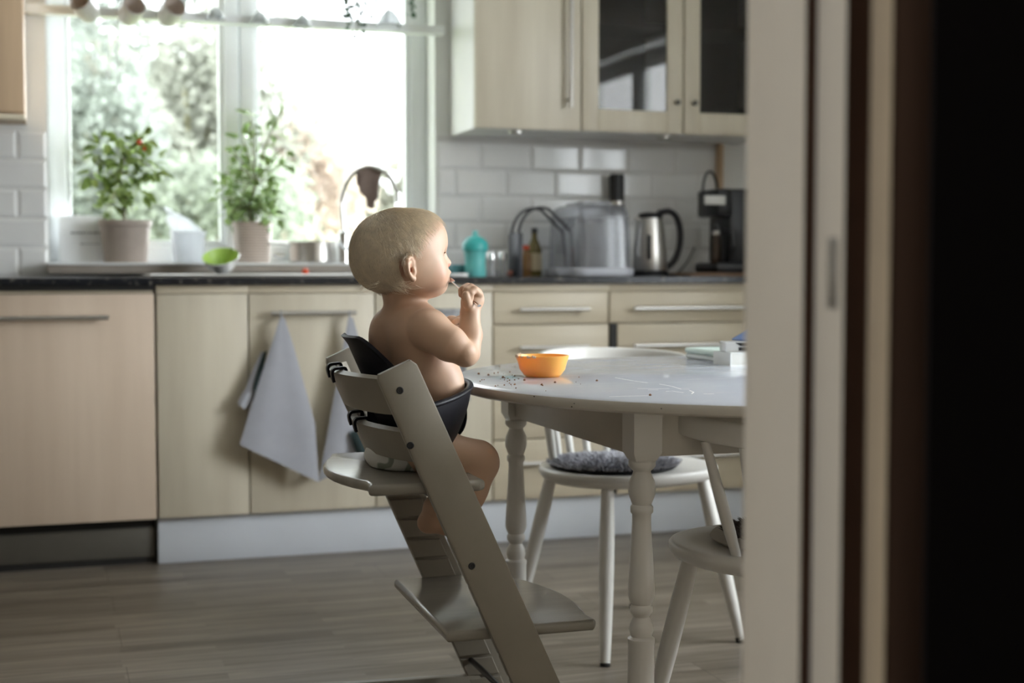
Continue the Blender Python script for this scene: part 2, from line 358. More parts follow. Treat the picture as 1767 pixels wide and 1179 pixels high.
def base(name, x0, x1, label, m=M_birch):
    t = thing(name, ((x0+x1)/2, .29, 0), label, 'cabinet', 'birch base units under the worktop')
    MB().box((x0+.001, .0205, .149), (x1-.001, .57, .8835)).build('body', m, t, 0)
    MB().box((x0+.0005, -.006, .8575), (x1-.0005, .0205, .8835), .001).build('top_rail', M_birchh, t)
    return t
def door(t, x0, x1, z0=.150, z1=.8555): return MB().box((x0+.0025, 0, z0), (x1-.0025, .0195, z1), .002).build('door', M_birch, t)
b = base('base_cabinet', -1.119, -.833, 'narrow base cabinet with plain birch door and no handle beside the dishwasher'); door(b, -1.119, -.833)
b = base('base_cabinet', -.833, -.422, 'birch base cabinet whose bar handle holds two grey towels'); dd = door(b, -.833, -.422); handle_h(-.765, -.49, .793, dd)
b = base('base_cabinet', -.422, -.017, 'birch base cabinet behind the toddler, left of the drawers'); dd = door(b, -.422, -.017); handle_h(-.355, -.085, .793, dd)
DZS = [(.7475, .8555, .797), (.553, .743, .668), (.358, .548, .47), (.150, .353, .275)]
b = base('drawer_unit', -.017, .404, 'birch drawer unit directly behind the white chair with four bar handles')
for z0, z1, zh in DZS:
    dd = MB().box((-.0145, 0, z0), (.400, .0195, z1), .002).build('drawer', M_birchh, b); handle_h(.07, .318, zh, dd)
b = base('drawer_unit', .404, 1.08, 'wide birch drawer unit at right below the kettle and coffee maker')
for i, (z0, z1, zh) in enumerate(DZS):
    xx = .406 if i == 0 else .436
    dd = MB().box((xx, 0, z0), (1.0775, .0195, z1), .002).build('drawer', M_birchh, b); handle_h(.485, 1.0, zh, dd)
MB().box((.412, .004, .151), (.434, .0205, .7445)).build('side_gap', M_blackm, b)
# worktop with sink cut-out
SX0, SX1, SY0, SY1 = -.80, -.36, .13, .45
WT0, WT1 = .8845, .9065
wt = MB()
for lo, hi in (((-2.3, -.033, WT0), (SX0, .599, WT1)), ((SX1, -.033, WT0), (1.10, .599, WT1)), ((SX0, -.033, WT0), (SX1, SY0, WT1)), ((SX0, SY1, WT0), (SX1, .599, WT1))): wt.box(lo, hi)
wt = wt.build('worktop', M_top, smooth=0); tag(wt, 'long black speckled stone worktop running along the whole kitchen', 'worktop')
sk = thing('sink', (-.58, .29, WT1), 'stainless steel sink and drainer set into the worktop under the window', 'sink')
s = MB()
for lo, hi in (((-1.13, .05, WT1), (SX0, .465, WT1+.005)), ((SX1, .05, WT1), (-.22, .465, WT1+.005)), ((SX0, .05, WT1), (SX1, SY0, WT1+.005)), ((SX0, SY1, WT1), (SX1, .465, WT1+.005))): s.box(lo, hi)
s.tube([(-1.13, .05, WT1+.006), (-.22, .05, WT1+.006), (-.22, .465, WT1+.006), (-1.13, .465, WT1+.006)], .005, 8, closed=True)
s.build('rim', M_steel, sk, 30)
s = MB(); s.box((SX0, SY0, .75), (SX1, SY1, .752))
for lo, hi in (((SX0, SY0, .752), (SX0+.002, SY1, WT1)), ((SX1-.002, SY0, .752), (SX1, SY1, WT1)), ((SX0, SY0, .752), (SX1, SY0+.002, WT1)), ((SX0, SY1-.002, .752), (SX1, SY1, WT1))): s.box(lo, hi)
s.build('basin', M_steel, sk, 0)
# stub unit further left, only to carry the worktop out of frame
b = base('base_cabinet', -2.3, -1.724, 'birch base cabinet left of the dishwasher')
# ------------------------------------------------------------------ wall units
def shell(t, x0, x1, y0, y1, z0, z1, m, mi, th=.016):
    c = MB(); c.box((x0, y0, z0), (x0+th, y1, z1)); c.box((x1-th, y0, z0), (x1, y1, z1)); c.box((x0+th, y0, z0), (x1-th, y1, z0+th)); c.box((x0+th, y0, z1-th), (x1-th, y1, z1))
    c.build('carcass', m, t, 0)
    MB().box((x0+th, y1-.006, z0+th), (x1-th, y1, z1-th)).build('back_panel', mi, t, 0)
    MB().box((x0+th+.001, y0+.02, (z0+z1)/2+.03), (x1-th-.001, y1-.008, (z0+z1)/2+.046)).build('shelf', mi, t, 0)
UZ0, UZ1, UY = 1.43, 2.16, .27
G = 'birch wall units above the worktop'
t = thing('wall_cabinet', (.2, .44, UZ0), 'birch wall cabinet with solid wooden door, right of the window', 'cabinet', G)
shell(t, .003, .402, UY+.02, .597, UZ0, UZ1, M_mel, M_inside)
dd = MB().box((.004, UY, UZ0+.002), (.4, UY+.019, UZ1-.002), .002).build('door', M_birch, t)
h = MB(); h.tube([(.352, UY-.032, 1.51), (.352, UY-.032, 2.02)], .0072, 12)
for z in (1.54, 1.99): h.tube([(.352, UY, z), (.352, UY-.032, z)], .005, 10)
h.build('handle', M_steel, dd)
def glass_cab(x0, x1, label, knob_x):
    t = thing('wall_cabinet', ((x0+x1)/2, .44, UZ0), label, 'cabinet', G)
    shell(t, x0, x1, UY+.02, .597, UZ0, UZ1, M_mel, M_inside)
    f = MB(); k = .066; y0, y1 = UY, UY+.019
    f.box((x0+.002, y0, UZ0+.002), (x0+k, y1, UZ1-.002), .003); f.box((x1-k, y0, UZ0+.002), (x1-.002, y1, UZ1-.002), .003)
    f.box((x0+k, y0, UZ0+.002), (x1-k, y1, UZ0+.082), .003); f.box((x0+k, y0, UZ1-.082), (x1-k, y1, UZ1-.002), .003)
    dd = f.build('door_frame', M_birch, t)
    MB().box((x0+k-.005, y0+.008, UZ0+.077), (x1-k+.005, y0+.012, UZ1-.077)).build('glass_pane', M_cabglass, dd, 0)
    MB().lathe([(.004, 0), (.004, .012), (.010, .016), (.011, .022), (.008, .026)], n=16, M=Matrix.Translation((knob_x, UY, 1.545)) @ Matrix.Rotation(PI/2, 4, 'X')).build('knob', M_steelg, dd)
    return t
glass_cab(.404, .806, 'birch wall cabinet with a glass door reflecting a window', .775)
glass_cab(.808, 1.21, 'birch wall cabinet with dark glass door, partly behind the door post', .845)
t = thing('wall_cabinet', (-1.8, .44, 1.41), 'tan wall cabinet at the upper left corner beside the window', 'cabinet')
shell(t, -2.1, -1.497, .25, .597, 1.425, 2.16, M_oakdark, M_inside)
MB().box((-2.098, .23, 1.43), (-1.499, .249, 2.158), .002).build('door', M_oakdark, t)
MB().box((-2.1, .235, 1.408), (-1.497, .26, 1.4245), .002).build('light_rail', M_birchh, t)
ep = MB().box((1.098, .555, .907), (1.115, .596, 1.428), .002).build('wooden_strip', M_oakdark); tag(ep, 'narrow brown wooden strip at the end of the tiles beside the coffee maker', 'strip')
for px, lb in ((892, 'small lamp fitting under the solid-door wall cabinet'), (1148, 'small lamp fitting under the glass-door wall cabinet')):
    p = at(px, 232, Y=.33); o = MB().lathe([(.028, 0), (.028, -.010), (.022, -.014)], (p[0], .34, UZ0), 20).build('cabinet_lamp', M_steel); tag(o, lb, 'lamp', 'lamp fittings under the wall cabinets')
# tumblers behind the glass door
M_tum = thin_glass('tumbler_glass', (.9, .9, .9), body=(.5, .5, .48), body_w=.12)
for i in range(4):
    o = MB().lathe([(.026, 0), (.032, .10), (.030, .10), (.025, .004), (0, .004)], (.90+.075*i, .40, UZ0+.016), 20).build('tumbler', M_tum)
    tag(o, 'clear tumbler standing in the dark glass-door cabinet', 'glass', 'tumblers in the glass-door cabinet')
# ------------------------------------------------------------------ plants and things at the window
def leaf(mb, c, d, n, L, W, curl=.15):
    d = Vector(d).normalized(); n = Vector(n); s = d.cross(n)
    if s.length < 1e-4: s = d.cross(Vector((1, 0, 0)))
    s.normalize(); n = s.cross(d).normalized(); c = Vector(c)
    P = lambda a, b, h: c + d*L*a + s*W*b + n*L*h
    vs = [P(0, 0, 0), P(.3, .42, .05), P(.3, 0, -.03), P(.3, -.42, .05), P(.65, .38, .02-curl*.4), P(.65, 0, -.06-curl*.4), P(.65, -.38, .02-curl*.4), P(1, 0, -.08-curl)]
    mb.add(vs, [(0, 2, 1), (0, 3, 2), (1, 2, 5, 4), (2, 3, 6, 5), (4, 5, 7), (5, 6, 7)])
def rnd_dir(rg, up=.2):
    v = Vector((rg.gauss(0, 1), rg.gauss(0, 1), rg.gauss(0, 1)+up)); return v.normalized()
def potted(name, label, pot_prof, px, y0, pot_m, trunk, clusters, L, n_per, leaf_m, seed, fruit=None, ridges=False):
    rg = random.Random(seed); b = at(px, 457, Y=y0); bx = b[0]
    t = thing(name, (bx, y0, SILLZ), label, 'plant', 'potted plants on the window sill')
    MB().lathe(pot_prof, (bx, y0, SILLZ), 40, cap=True).build('pot', pot_m, t, 40)
    ztop = SILLZ+pot_prof[-1][1]; rin = pot_prof[-1][0]
    zin = max(z for r, z in pot_prof)
    MB().lathe([(0, 0), (rin*.98, 0)], (bx, y0, SILLZ+zin-.022), 28, cap=False).build('soil', M_soil, t, 0)
    st = MB(); lf = MB()
    base_p = Vector((bx, y0, SILLZ+zin-.025))
    tr = [Vector(at(x, y, Y=y0)) for x, y in trunk]
    if tr: st.tube(crom([base_p]+tr, 5), [.0055]*(5*len(tr)+1), 8)
    for (cx, cy, r, w) in clusters:
        c = Vector(at(cx, cy, Y=y0+rg.uniform(-.05, .05))); rr = r/465.
        src = min(tr, key=lambda p: (p-c).length) if tr else base_p+Vector((rg.uniform(-.04, .04), rg.uniform(-.03, .03), 0))
        st.tube(bez(src, src*.6+c*.4+Vector((0, 0, .02)), src*.2+c*.8+Vector((0, 0, .02)), c, 6), .0022, 6)
        for k in range(int(n_per*w)):
            o = rnd_dir(rg); p = c+o*rr*rg.uniform(.2, 1.)
            d = (o + Vector((0, 0, -.35)) + rnd_dir(rg)*.6)
            leaf(lf, p, d, Vector((0, 0, 1))+rnd_dir(rg)*.7, L*rg.uniform(.65, 1.2), L*rg.uniform(.55, .75))
    st.build('stem', M_stem, t, 40); lf.build('foliage', leaf_m, t, 0, fix=False)
    if fruit:
        for fx, fy in fruit:
            p = at(fx, fy, Y=y0-.04); MB().ball(p, .010, 12, 8).build('fruit', M_fruit, t)
    return t
M_fruit = mat('red_fruit', (.62, .07, .02), .3, .1)
M_pot1 = mat('taupe_ceramic', (.36, .30, .26), .65, .08, 12)
M_pot2 = mat('beige_ribbed_ceramic', (.50, .42, .36), .55, .06)
potted('potted_plant', 'bushy plant with two small red fruits in plain taupe pot on the sill', [(.0, 0), (.070, 0), (.074, .006), (.086, .125), (.091, .128), (.091, .148), (.085, .148), (.083, .125)], 217, .605, M_pot1,
       [(213, 352), (208, 310), (213, 275)], [(160, 300, 24, .8), (182, 272, 28, 1), (205, 248, 26, .9), (236, 258, 24, 1), (262, 285, 20, 1), (200, 298, 30, 1.2), (222, 300, 26, .9), (192, 345, 26, 1), (236, 330, 18, .6), (180, 362, 15, .5), (250, 240, 14, .5), (228, 365, 12, .4), (215, 275, 22, 1), (205, 330, 22, 1), (268, 296, 12, .4)], .050, 17, M_leaf, 3, [(241, 246), (251, 257)])
rib = [(0, 0), (.058, 0)]
for i in range(14): z = .004+i*.0098; r = .060+.010*i/13; rib += [(r, z), (r+.0025, z+.0035), (r+.0025, z+.0055), (r, z+.009)]
rib += [(.073, .142), (.0735, .146), (.069, .146), (.066, .12)]
potted('potted_plant', 'tall leafy herb in ribbed beige pot on the sill beside the middle window bar', rib, 436, .605, M_pot2,
       [(432, 362), (440, 320)], [(410, 362, 24, 1.2), (432, 355, 28, 1.6), (455, 360, 26, 1.4), (468, 375, 14, .7), (398, 370, 12, .6), (420, 330, 26, 1.1), (445, 322, 26, 1.2), (465, 335, 18, .7), (392, 320, 18, .5), (383, 345, 12, .4), (437, 285, 26, .8), (412, 292, 20, .5), (468, 290, 22, .6), (492, 312, 12, .4), (420, 245, 18, .5), (440, 215, 15, .4), (465, 235, 22, .6), (487, 262, 16, .4), (478, 205, 12, .4), (432, 205, 9, .3), (498, 285, 10, .3), (385, 300, 12, .3), (405, 268, 12, .3), (440, 345, 30, 1.4), (425, 375, 20, 1.4), (450, 372, 22, 1.4), (410, 345, 20, 1.), (462, 352, 18, 1.)], .046, 14, M_leaf2, 5)
# white carton with faint grey print leaning at the window
a = at(102, 444, Y=.66); c = at(182, 444, Y=.66); zt = at(140, 372, Y=.66)[2]
M_carton = mat('white_carton', (.74, .75, .76), .5, .02); M_print = mat('grey_print', (.28, .28, .29), .6, .2)
t = thing('carton', ((a[0]+c[0])/2, .675, SILLZ), 'flat white carton with faint grey print leaning behind the taupe pot', 'box')
MB().box((a[0], .655, SILLZ), (c[0], .700, zt), .002).build('box', M_carton, t)
rg = random.Random(4)
for row, (y, x0, x1) in enumerate(((402, 122, 178), (421, 138, 172))):
    x = x0; g = MB()
    while x < x1:
        L = rg.uniform(3, 8); p = at(x, y, Y=.655); g.box((p[0], .6542, p[2]-.004+.002*row), (p[0]+L/470, .6551, p[2]+.004-.002*row)); x += L+2.2
    g.build('print_line', M_print, t, 0)
# crumpled white plastic bag in a tub
M_bag = thin_glass('white_plastic_bag', (.95, .96, .97), rough=.2, body=(.90, .92, .94), body_w=.7, milky=.6)
p = at(325, 457, Y=.60)
t = thing('plastic_tub', (p[0], .60, SILLZ), 'white plastic tub holding a crumpled white bag between the two plants', 'tub')
MB().lathe([(0, 0), (.052, 0), (.062, .105), (.066, .108), (.064, .112), (.059, .108), (.050, .006), (0, .006)], (p[0], .60, SILLZ), 32).build('tub', thin_glass('milky_tub', (.95, .96, .97), rough=.2, body=(.88, .90, .92), body_w=.75, milky=.5), t)
bg = MB(); rg = random.Random(11)
cz = [(325, 405, .062), (316, 388, .055), (306, 374, .036), (296, 366, .022), (289, 364, .008)]
rows = []
for (x, y, r) in cz:
    q = at(x, y, Y=.60); rows.append([Vector((q[0]+r*(1+rg.uniform(-.22, .22))*math.cos(2*PI*k/18), .60+r*.7*(1+rg.uniform(-.22, .22))*math.sin(2*PI*k/18), q[2]+rg.uniform(-.010, .010)-.012*math.cos(2*PI*k/18))) for k in range(18)])
vs = [v for r in rows for v in r]; fs = [(i*18+k, i*18+(k+1) % 18, (i+1)*18+(k+1) % 18, (i+1)*18+k) for i in range(4) for k in range(18)]
vs.append(Vector(at(286, 362, Y=.6))); fs += [(72+k, 72+(k+1) % 18, 90) for k in range(18)]
bg.add(vs, fs).build('bag', M_bag, t, 25, fix=False)
# small bowl with green inside on the sink edge
p = at(384, 473, Y=.36)
t = thing('small_bowl', (p[0], .36, WT1+.006), 'tilted white rimmed bowl with lime green inside on the sink edge', 'bowl')
M_lime = mat('lime_green_plastic', (.42, .60, .14), .4, .08)
Mt = Matrix.Translation((p[0], .36, WT1+.022)) @ Matrix.Rotation(math.radians(27), 4, 'X') @ Matrix.Rotation(math.radians(-9), 4, 'Y')
MB().lathe([(0, 0), (.030, 0), (.046, .018), (.060, .048), (.063, .052), (.0615, .055)], n=32, cap=False, M=Mt).build('outside', M_white, t)
MB().lathe([(0, .003), (.028, .003), (.044, .020), (.0585, .0485), (.0615, .055)], n=32, cap=False, M=Mt).build('inside', M_lime, t)
# steel pan
p = at(541, 456, Y=.60)
t = thing('saucepan', (p[0], .60, SILLZ), 'small steel saucepan on the sill behind the toddler', 'pan')
MB().lathe([(0, 0), (.082, 0), (.087, .006), (.087, .074), (.090, .078), (.084, .078), (.083, .008), (0, .008)], (p[0], .60, SILLZ), 40).build('pan', M_steel, t)
MB().tube([(p[0]-.086, .585, SILLZ+.062), (p[0]-.12, .58, SILLZ+.070), (p[0]-.20, .57, SILLZ+.072)], [.006, .008, .009], 10, flat=(1.4, .7)).build('handle', M_steel, t)
o = MB().ball(at(527, 464, Y=.42)+np.array([0, 0, 0]), .0125, 14, 10).build('cherry_tomato', M_fruit); o.location.z = WT1+.005+.0125-at(527, 464, Y=.42)[2]
tag(o, 'small red cherry tomato at the back edge of the sink', 'tomato')
# tap
p = at(594, 470, Y=.515); fx = p[0]; fy = .515
FZ = WT1
t = thing('kitchen_tap', (fx, fy, FZ), 'tall chrome kitchen tap with high curved spout behind the sink', 'tap')
MB().lathe([(.027, 0), (.027, .006), (.021, .010), (.021, .145), (.018, .160), (.010, .165), (0, .165)], (fx, fy, FZ), 24).build('body', M_chrome, t)
sp = [at(x, y, Y=fy-dy) for x, y, dy in ((592, 400, 0), (590, 350, 0), (597, 318, .01), (612, 298, .03), (634, 288, .05), (658, 294, .08), (676, 312, .10), (687, 340, .12))]
sp[0] = np.array([fx, fy, FZ+.15])
MB().tube(crom(sp, 6), .0085, 14).build('spout', M_chrome, t)
MB().lathe([(.010, -.02), (.0115, 0), (.0115, .018), (.009, .02)], sp[-1], 16).build('aerator', M_chrome, t)
MB().tube([(fx, fy-.018, FZ+.10), (fx-.02, fy-.045, FZ+.112), (fx-.03, fy-.075, FZ+.125)], [.009, .006, .005], 10).build('lever', M_chrome, t)
# dish cloth over the spout
M_cloth = mat('brown_grey_cloth', (.17, .125, .105), .9, .08, 40, bump=.3, bscale=300)
q0 = Vector(at(634, 288, Y=fy-.05))
def cl(u, v):
    # front panel of the draped cloth: v=0 on the spout, v=1 at the hem
    xs = 617+(660-617)*u; hem = 330+18*math.sin(u*2.6)*1.0 + (14 if .35 < u < .62 else 0) - (38 if u > .75 else 0)*(u-.75)*4
    top = 289+6*abs(u-.45); y = top+(hem-top)*v; x = xs+(641-xs)*.35*v*(u > .5)*2*(u-.5)
    P = Vector(at(x, y, Y=fy-.05)); P.y = fy-.05-.022-.008*math.sin(u*9+v*2)*v+(.022*(1-min(1, v*5))); return P
def clb(u, v):
    P = cl(u, v*.7); P.y = fy-.05+.018+.006*math.sin(u*7)*v-(.018*(1-min(1, v*5))); return P
m = MB(); m.sheet(cl, 14, 10, .003); m.sheet(clb, 14, 10, .003)
tag(m.build('dish_cloth', M_cloth, None, 60), 'brownish grey dish cloth draped over the tap spout', 'cloth')
# ------------------------------------------------------------------ bar across the window with cups
BZ = at(400, 34, Y=.57)[2]
o = MB().box((-1.50, .548, BZ-.016), (-.03, .599, BZ+.016), .004).build('hanging_rail', M_frame); tag(o, 'white wooden bar fixed across the top of the window', 'rail')
M_mug = mat('grey_stoneware', (.42, .40, .38), .4, .06); M_mugi = mat('taupe_mug_inside', (.62, .54, .48), .5, .05)
def mug(cx, cy, mx, my, label, hs):
    c = Vector(at(cx, cy, Y=.50)); e = Vector(at(mx, my, Y=.455)); ax = (e-c).normalized()
    M = Matrix.Translation(c) @ ax.to_track_quat('Z', 'Y').to_matrix().to_4x4()
    t = thing('mug', c, label, 'mug', 'mugs hanging from the window bar')
    m = MB(); m.k = 0
    m.lathe([(0, -.042), (.026, -.042), (.034, -.036), (.0385, -.015), (.039, .044), (.0365, .046), (.035, .042), (.034, -.012), (.026, -.034), (0, -.034)], n=30, M=M); m.build('cup', M_mug, t)
    m = MB(); m.lathe([(.0345, .042), (.0335, -.012), (.0255, -.0335), (0, -.0335)], n=30, M=M, cap=False); m.build('inside', M_mugi, t)
    up = (Vector((0, .06, .05))); L = (M.to_3x3().inverted() @ up); L.z = 0; L.normalize()
    hp = [M @ (L*.036+Vector((0, 0, z)) + L*o_) for z, o_ in ((.030, 0), (.032, .018), (.015, .028), (-.006, .024), (-.018, 0))]
    m = MB(); m.tube(crom(hp, 4), .005, 8); m.build('handle', M_mug, t)
    k = hp[2]; m = MB(); m.tube(bez(k+Vector((0, 0, .004)), k+Vector((0, .03, .02)), (k.x, .56, BZ-.04), (k.x, .56, BZ-.01), 8), .0018, 6); tag(m.build('cup_hook', M_chrome, None), 'small metal hook carrying the %s' % hs, 'hook', 'cup hooks under the window bar')
mug(148, 14, 134, -4, 'first grey mug from the left hanging from the window bar', 'first mug from the left')
mug(225, 20, 234, 6, 'middle grey mug of three hanging from the window bar', 'middle mug of three')
mug(294, 22, 304, 8, 'third grey mug from the left hanging from the window bar', 'third mug from the left')
M_bell = thin_glass('clear_bell_glass', (.93, .95, .95), body=(.50, .53, .54), body_w=.65)
for i, (x, y, r, lb) in enumerate(((372, 26, 15, 'first clear glass bell right of the hanging mugs'), (448, 34, 16, 'second clear glass bell right of the hanging mugs'), (522, 40, 16, 'third clear glass bell, left of the trailing vine'), (672, 36, 22, 'largest clear glass bell on the bar, right of the trailing vine'))):
    p = at(x, y, Y=.52); s = r/470.
    t = thing('glass_bell', (p[0], .52, p[2]), lb, 'ornament', 'clear glass bells on the window bar')
    MB().lathe([(.15*s, .85*s), (.35*s, .75*s), (.7*s, .35*s), (.92*s, -.1*s), (1.1*s, -.4*s)], (p[0], .52, p[2]), 20, cap=False).build('bell', M_bell, t, 60)
    MB().tube([(p[0], .52, p[2]+.82*s), (p[0], .53, p[2]+1.1*s), (p[0], .55, p[2]+1.2*s), (p[0], .56, BZ+.012)], .0025, 6).build('hanger', M_steel, t)
# trailing vine from a hanging pot
p = at(625, 30, Y=.50); vz = 2.10
t = thing('trailing_vine', (p[0], .46, vz), 'green trailing vine hanging down in front of the window bar', 'plant')
MB().lathe([(0, 0), (.06, 0), (.075, .11), (.070, .11), (.066, .09)], (p[0], .46, vz), 28).build('pot', M_white, t)
MB().lathe([(0, .088), (.0675, .088)], (p[0], .46, vz), 24, cap=False).build('soil', M_soil, t, 0)
m = MB()
for k in range(3): a = 2*PI*k/3; m.tube([(p[0]+.072*math.cos(a), .46+.072*math.sin(a), vz+.108), (p[0], .46, vz+.34)], .0012, 5)
m.tube([(p[0], .46, vz+.34), (p[0], .46, HC)], .0015, 5); m.build('cord', M_stem, t)
st = MB(); lf = MB(); rg = random.Random(21)
for (x0, x1, y1) in ((603, 600, 42), (612, 622, 46), (614, 616, 54), (650, 648, 26), (655, 620, 40), (596, 598, 22), (708, 710, 22)):
    a = Vector(at(x0, -40, Y=.46)); b = Vector(at(x1, y1, Y=.46)); r0 = Vector((p[0]+(.055 if x0 > 625 else -.055), .45, vz+.11))
    pts = bez(r0, r0+Vector(((a.x-r0.x)*1.2, 0, .03)), a, b, 14); st.tube(pts, .0014, 5)
    for k in range(46):
        i = rg.randint(5, 14); q = pts[i]+rnd_dir(rg)*.012
        leaf(lf, q, rnd_dir(rg, -.8), rnd_dir(rg, 1), rg.uniform(.016, .027), .018)
st.build('stem', M_stem, t, 0); lf.build('foliage', mat('dark_vine_leaf', (.05, .11, .06), .5, .3), t, 0, fix=False)
M_cord = mat('grey_cord', (.45, .47, .46), .6, .05)
for i, (xa, ya, xb, yb, lb) in enumerate(((188, 20, 186, 118, 'shorter thin blind cord below the hanging mugs'), (204, 22, 202, 146, 'longer thin blind cord below the middle mug'), (645, 56, 649, 182, 'shorter blind cord at the right window pane'), (662, 56, 664, 250, 'longest blind cord at the right window pane'))):
    a, b = Vector(at(xa, -30, Y=.66)), Vector(at(xb, yb, Y=.66)); a.z = WZ1
    t = thing('blind_cord', a, lb, 'cord', 'blind cords at the window')
    m = MB(); m.tube([a, a*.5+b*.5+Vector((.004, 0, 0)), b], .0016, 6); m.build('cord', M_cord, t)
    m = MB(); m.lathe([(.002, .0), (.0045, -.008), (.004, -.034), (0, -.036)], b, 10); m.build('toggle', M_cord, t)

# ------------------------------------------------------------------ things on the worktop at right
def onwt(px, y): p = at(px, 470, Y=y); return Vector((p[0], y, WT1))
M_teal = mat('teal_plastic', (.06, .47, .45), .35, .05, sss=0); M_teal2 = mat('light_teal_plastic', (.16, .56, .54), .3, .05)
c = onwt(820, .25)
t = thing('sippy_cup', c, 'turquoise toddler drinking bottle on the worktop', 'bottle')
MB().lathe([(0, 0), (.036, 0), (.039, .006), (.036, .05), (.039, .085), (.0415, .092)], c, 32).build('cup', M_teal2, t)
MB().lathe([(.0425, .090), (.0455, .094), (.0455, .110), (.0435, .119), (.034, .133), (.018, .141), (0, .141)], c, 32).build('lid', M_teal, t)
MB().lathe([(.013, .137), (.0095, .158), (.0075, .162), (0, .162)], c, 20).build('spout', M_teal2, t)
o = MB().box((onwt(776, .30).x, .27, WT1), (onwt(801, .30).x, .36, WT1+.042), .004).build('sponge_box', mat('blue_green_plastic', (.05, .18, .20), .5, .1)); tag(o, 'low blue green box beside the turquoise bottle', 'box')
o = MB().box((onwt(774, .20).x, .16, WT1), (onwt(803, .20).x, .25, WT1+.012), .003).build('saucer', M_white); tag(o, 'flat white dish in front of the blue green box', 'dish')
M_shk = thin_glass('shaker_glass', (.85, .85, .86), body=(.62, .62, .64), body_w=.3)
for i, (px, lb) in enumerate(((848, 'glass shaker with silver cap next to the turquoise bottle'), (867, 'second glass shaker with silver cap, right of the first'))):
    c = onwt(px, .30); t = thing('shaker', c, lb, 'shaker', 'glass shakers on the worktop')
    MB().lathe([(0, 0), (.016, 0), (.017, .01), (.012, .032), (.014, .05), (.0135, .062)], c, 20).build('jar', M_shk, t)
    MB().lathe([(.0145, .061), (.015, .075), (.012, .086), (.005, .090), (0, .090)], c, 20).build('cap', M_chrome, t)
o = MB().ball(onwt(881, .28)+Vector((0, 0, .0115)), .0115, 14, 10).build('small_radish', mat('pink_radish', (.55, .22, .17), .5, .1)); tag(o, 'small pinkish radish right of the glass shakers', 'radish')
# dark stand with arched wire
c = onwt(897, .22)
t = thing('wire_stand', c, 'dark stand with arched wires left of the clear plastic box', 'stand')
m = MB(); m.box((c.x-.006, .22, WT1), (c.x+.014, .34, WT1+.155), .006); m.build('side_plate', mat('dark_grey_plastic', (.035, .035, .042), .45, .1), t)
for yy in (.24, .32):
    a = Vector((c.x+.002, yy, WT1+.15)); b = onwt(975, yy)
    m = MB(); m.tube(bez(a, a+Vector((.005, 0, .06)), Vector((c.x+.05, yy, WT1+.262)), Vector((c.x+.115, yy, WT1+.240)), 10)+[Vector((c.x+.20, yy, WT1+.16)), Vector((c.x+.215, yy, WT1+.004))], .0055, 8); m.build('wire', mat('dark_grey_wire', (.05, .05, .055), .4, .1), t)
M_olive = mat('olive_bottle', (.14, .11, .03), .15, .1); M_lab = mat('cream_label', (.55, .46, .30), .6, .08)
c = onwt(922, .46); t = thing('oil_bottle', c, 'dark olive bottle with cream label seen through the wires', 'bottle', 'bottles behind the wire stand')
MB().lathe([(0, 0), (.027, 0), (.028, .006), (.028, .10), (.018, .125), (.011, .14), (.011, .165)], c, 24).build('bottle', M_olive, t); MB().lathe([(.0284, .02), (.0284, .085)], c, 24, cap=False).build('paper_label', M_lab, t); MB().lathe([(.0125, .16), (.0125, .178), (0, .178)], c, 16).build('cap', M_black, t)
c = onwt(908, .40); t = thing('sauce_bottle', c, 'small brown bottle with red cap behind the wire stand', 'bottle', 'bottles behind the wire stand')
MB().lathe([(0, 0), (.020, 0), (.021, .005), (.021, .075), (.012, .09), (.010, .10)], c, 20).build('bottle', mat('brown_bottle', (.22, .11, .03), .25, .1), t); MB().lathe([(.0115, .098), (.0115, .114), (0, .114)], c, 16).build('cap', M_fruit, t)
# clear plastic box (two-part, rounded)
M_clear = thin_glass('clear_grey_plastic', (.70, .71, .74), rough=.12, body=(.55, .56, .60), body_w=.22)
M_clear2 = thin_glass('clear_lid_plastic', (.85, .86, .88), rough=.1, body=(.62, .63, .65), body_w=.35)
x0, x1 = onwt(998, .13).x, onwt(1094, .13).x; zt = at(1040, 352, Y=.13)[2]
t = thing('storage_box', ((x0+x1)/2, .3, WT1), 'large clear grey plastic box with rounded lid on the worktop', 'box')
def rr(x0, x1, y0, y1, r, n=6):
    pts = []
    for cx, cy, a in ((x1-r, y1-r, 0), (x0+r, y1-r, PI/2), (x0+r, y0+r, PI), (x1-r, y0+r, 1.5*PI)):
        pts += [(cx+r*math.cos(a+PI/2*k/n), cy+r*math.sin(a+PI/2*k/n)) for k in range(n+1)]
    return pts
def loft(rings):
    m = MB(); n = len(rings[0]); vs = [p for r in rings for p in r]; fs = [(i*n+k, i*n+(k+1) % n, (i+1)*n+(k+1) % n, (i+1)*n+k) for i in range(len(rings)-1) for k in range(n)]
    fs.append(tuple((len(rings)-1)*n+k for k in range(n))); return m.add(vs, fs)
y0, y1 = .13, .47
R_ = [[(x, y, z) for x, y in rr(x0+i_, x1-i_, y0+i_, y1-i_, .035)] for z, i_ in ((WT1+.03, 0), (zt-.05, .006), (zt-.028, .008), (zt-.010, .016), (zt, .030))]
loft(R_).build('cover', M_clear, t, 50)
loft([[(x, y, z) for x, y in rr(x0-i_, x1+i_, y0-i_, y1+i_, .04)] for z, i_ in ((WT1, .0), (WT1+.004, .008), (WT1+.022, .010), (WT1+.030, .006))]).build('tray', mat('pale_grey_tray', (.50, .51, .56), .35, .04), t, 50)
g = MB(); g.tube([(x, y, zt-.048) for x, y in rr(x0+.004, x1-.004, y0+.004, y1-.004, .035)], .003, 6, closed=True); g.tube([(x0+.004+.03, y0+.002, WT1+.03), (x0+.03, y0+.004, zt-.03)], .003, 6); g.build('rib', M_clear2, t)
MB().box((x0+.05, .22, zt-.004), (x1-.05, .40, zt+.014), .006).build('lid_grip', M_clear2, t)
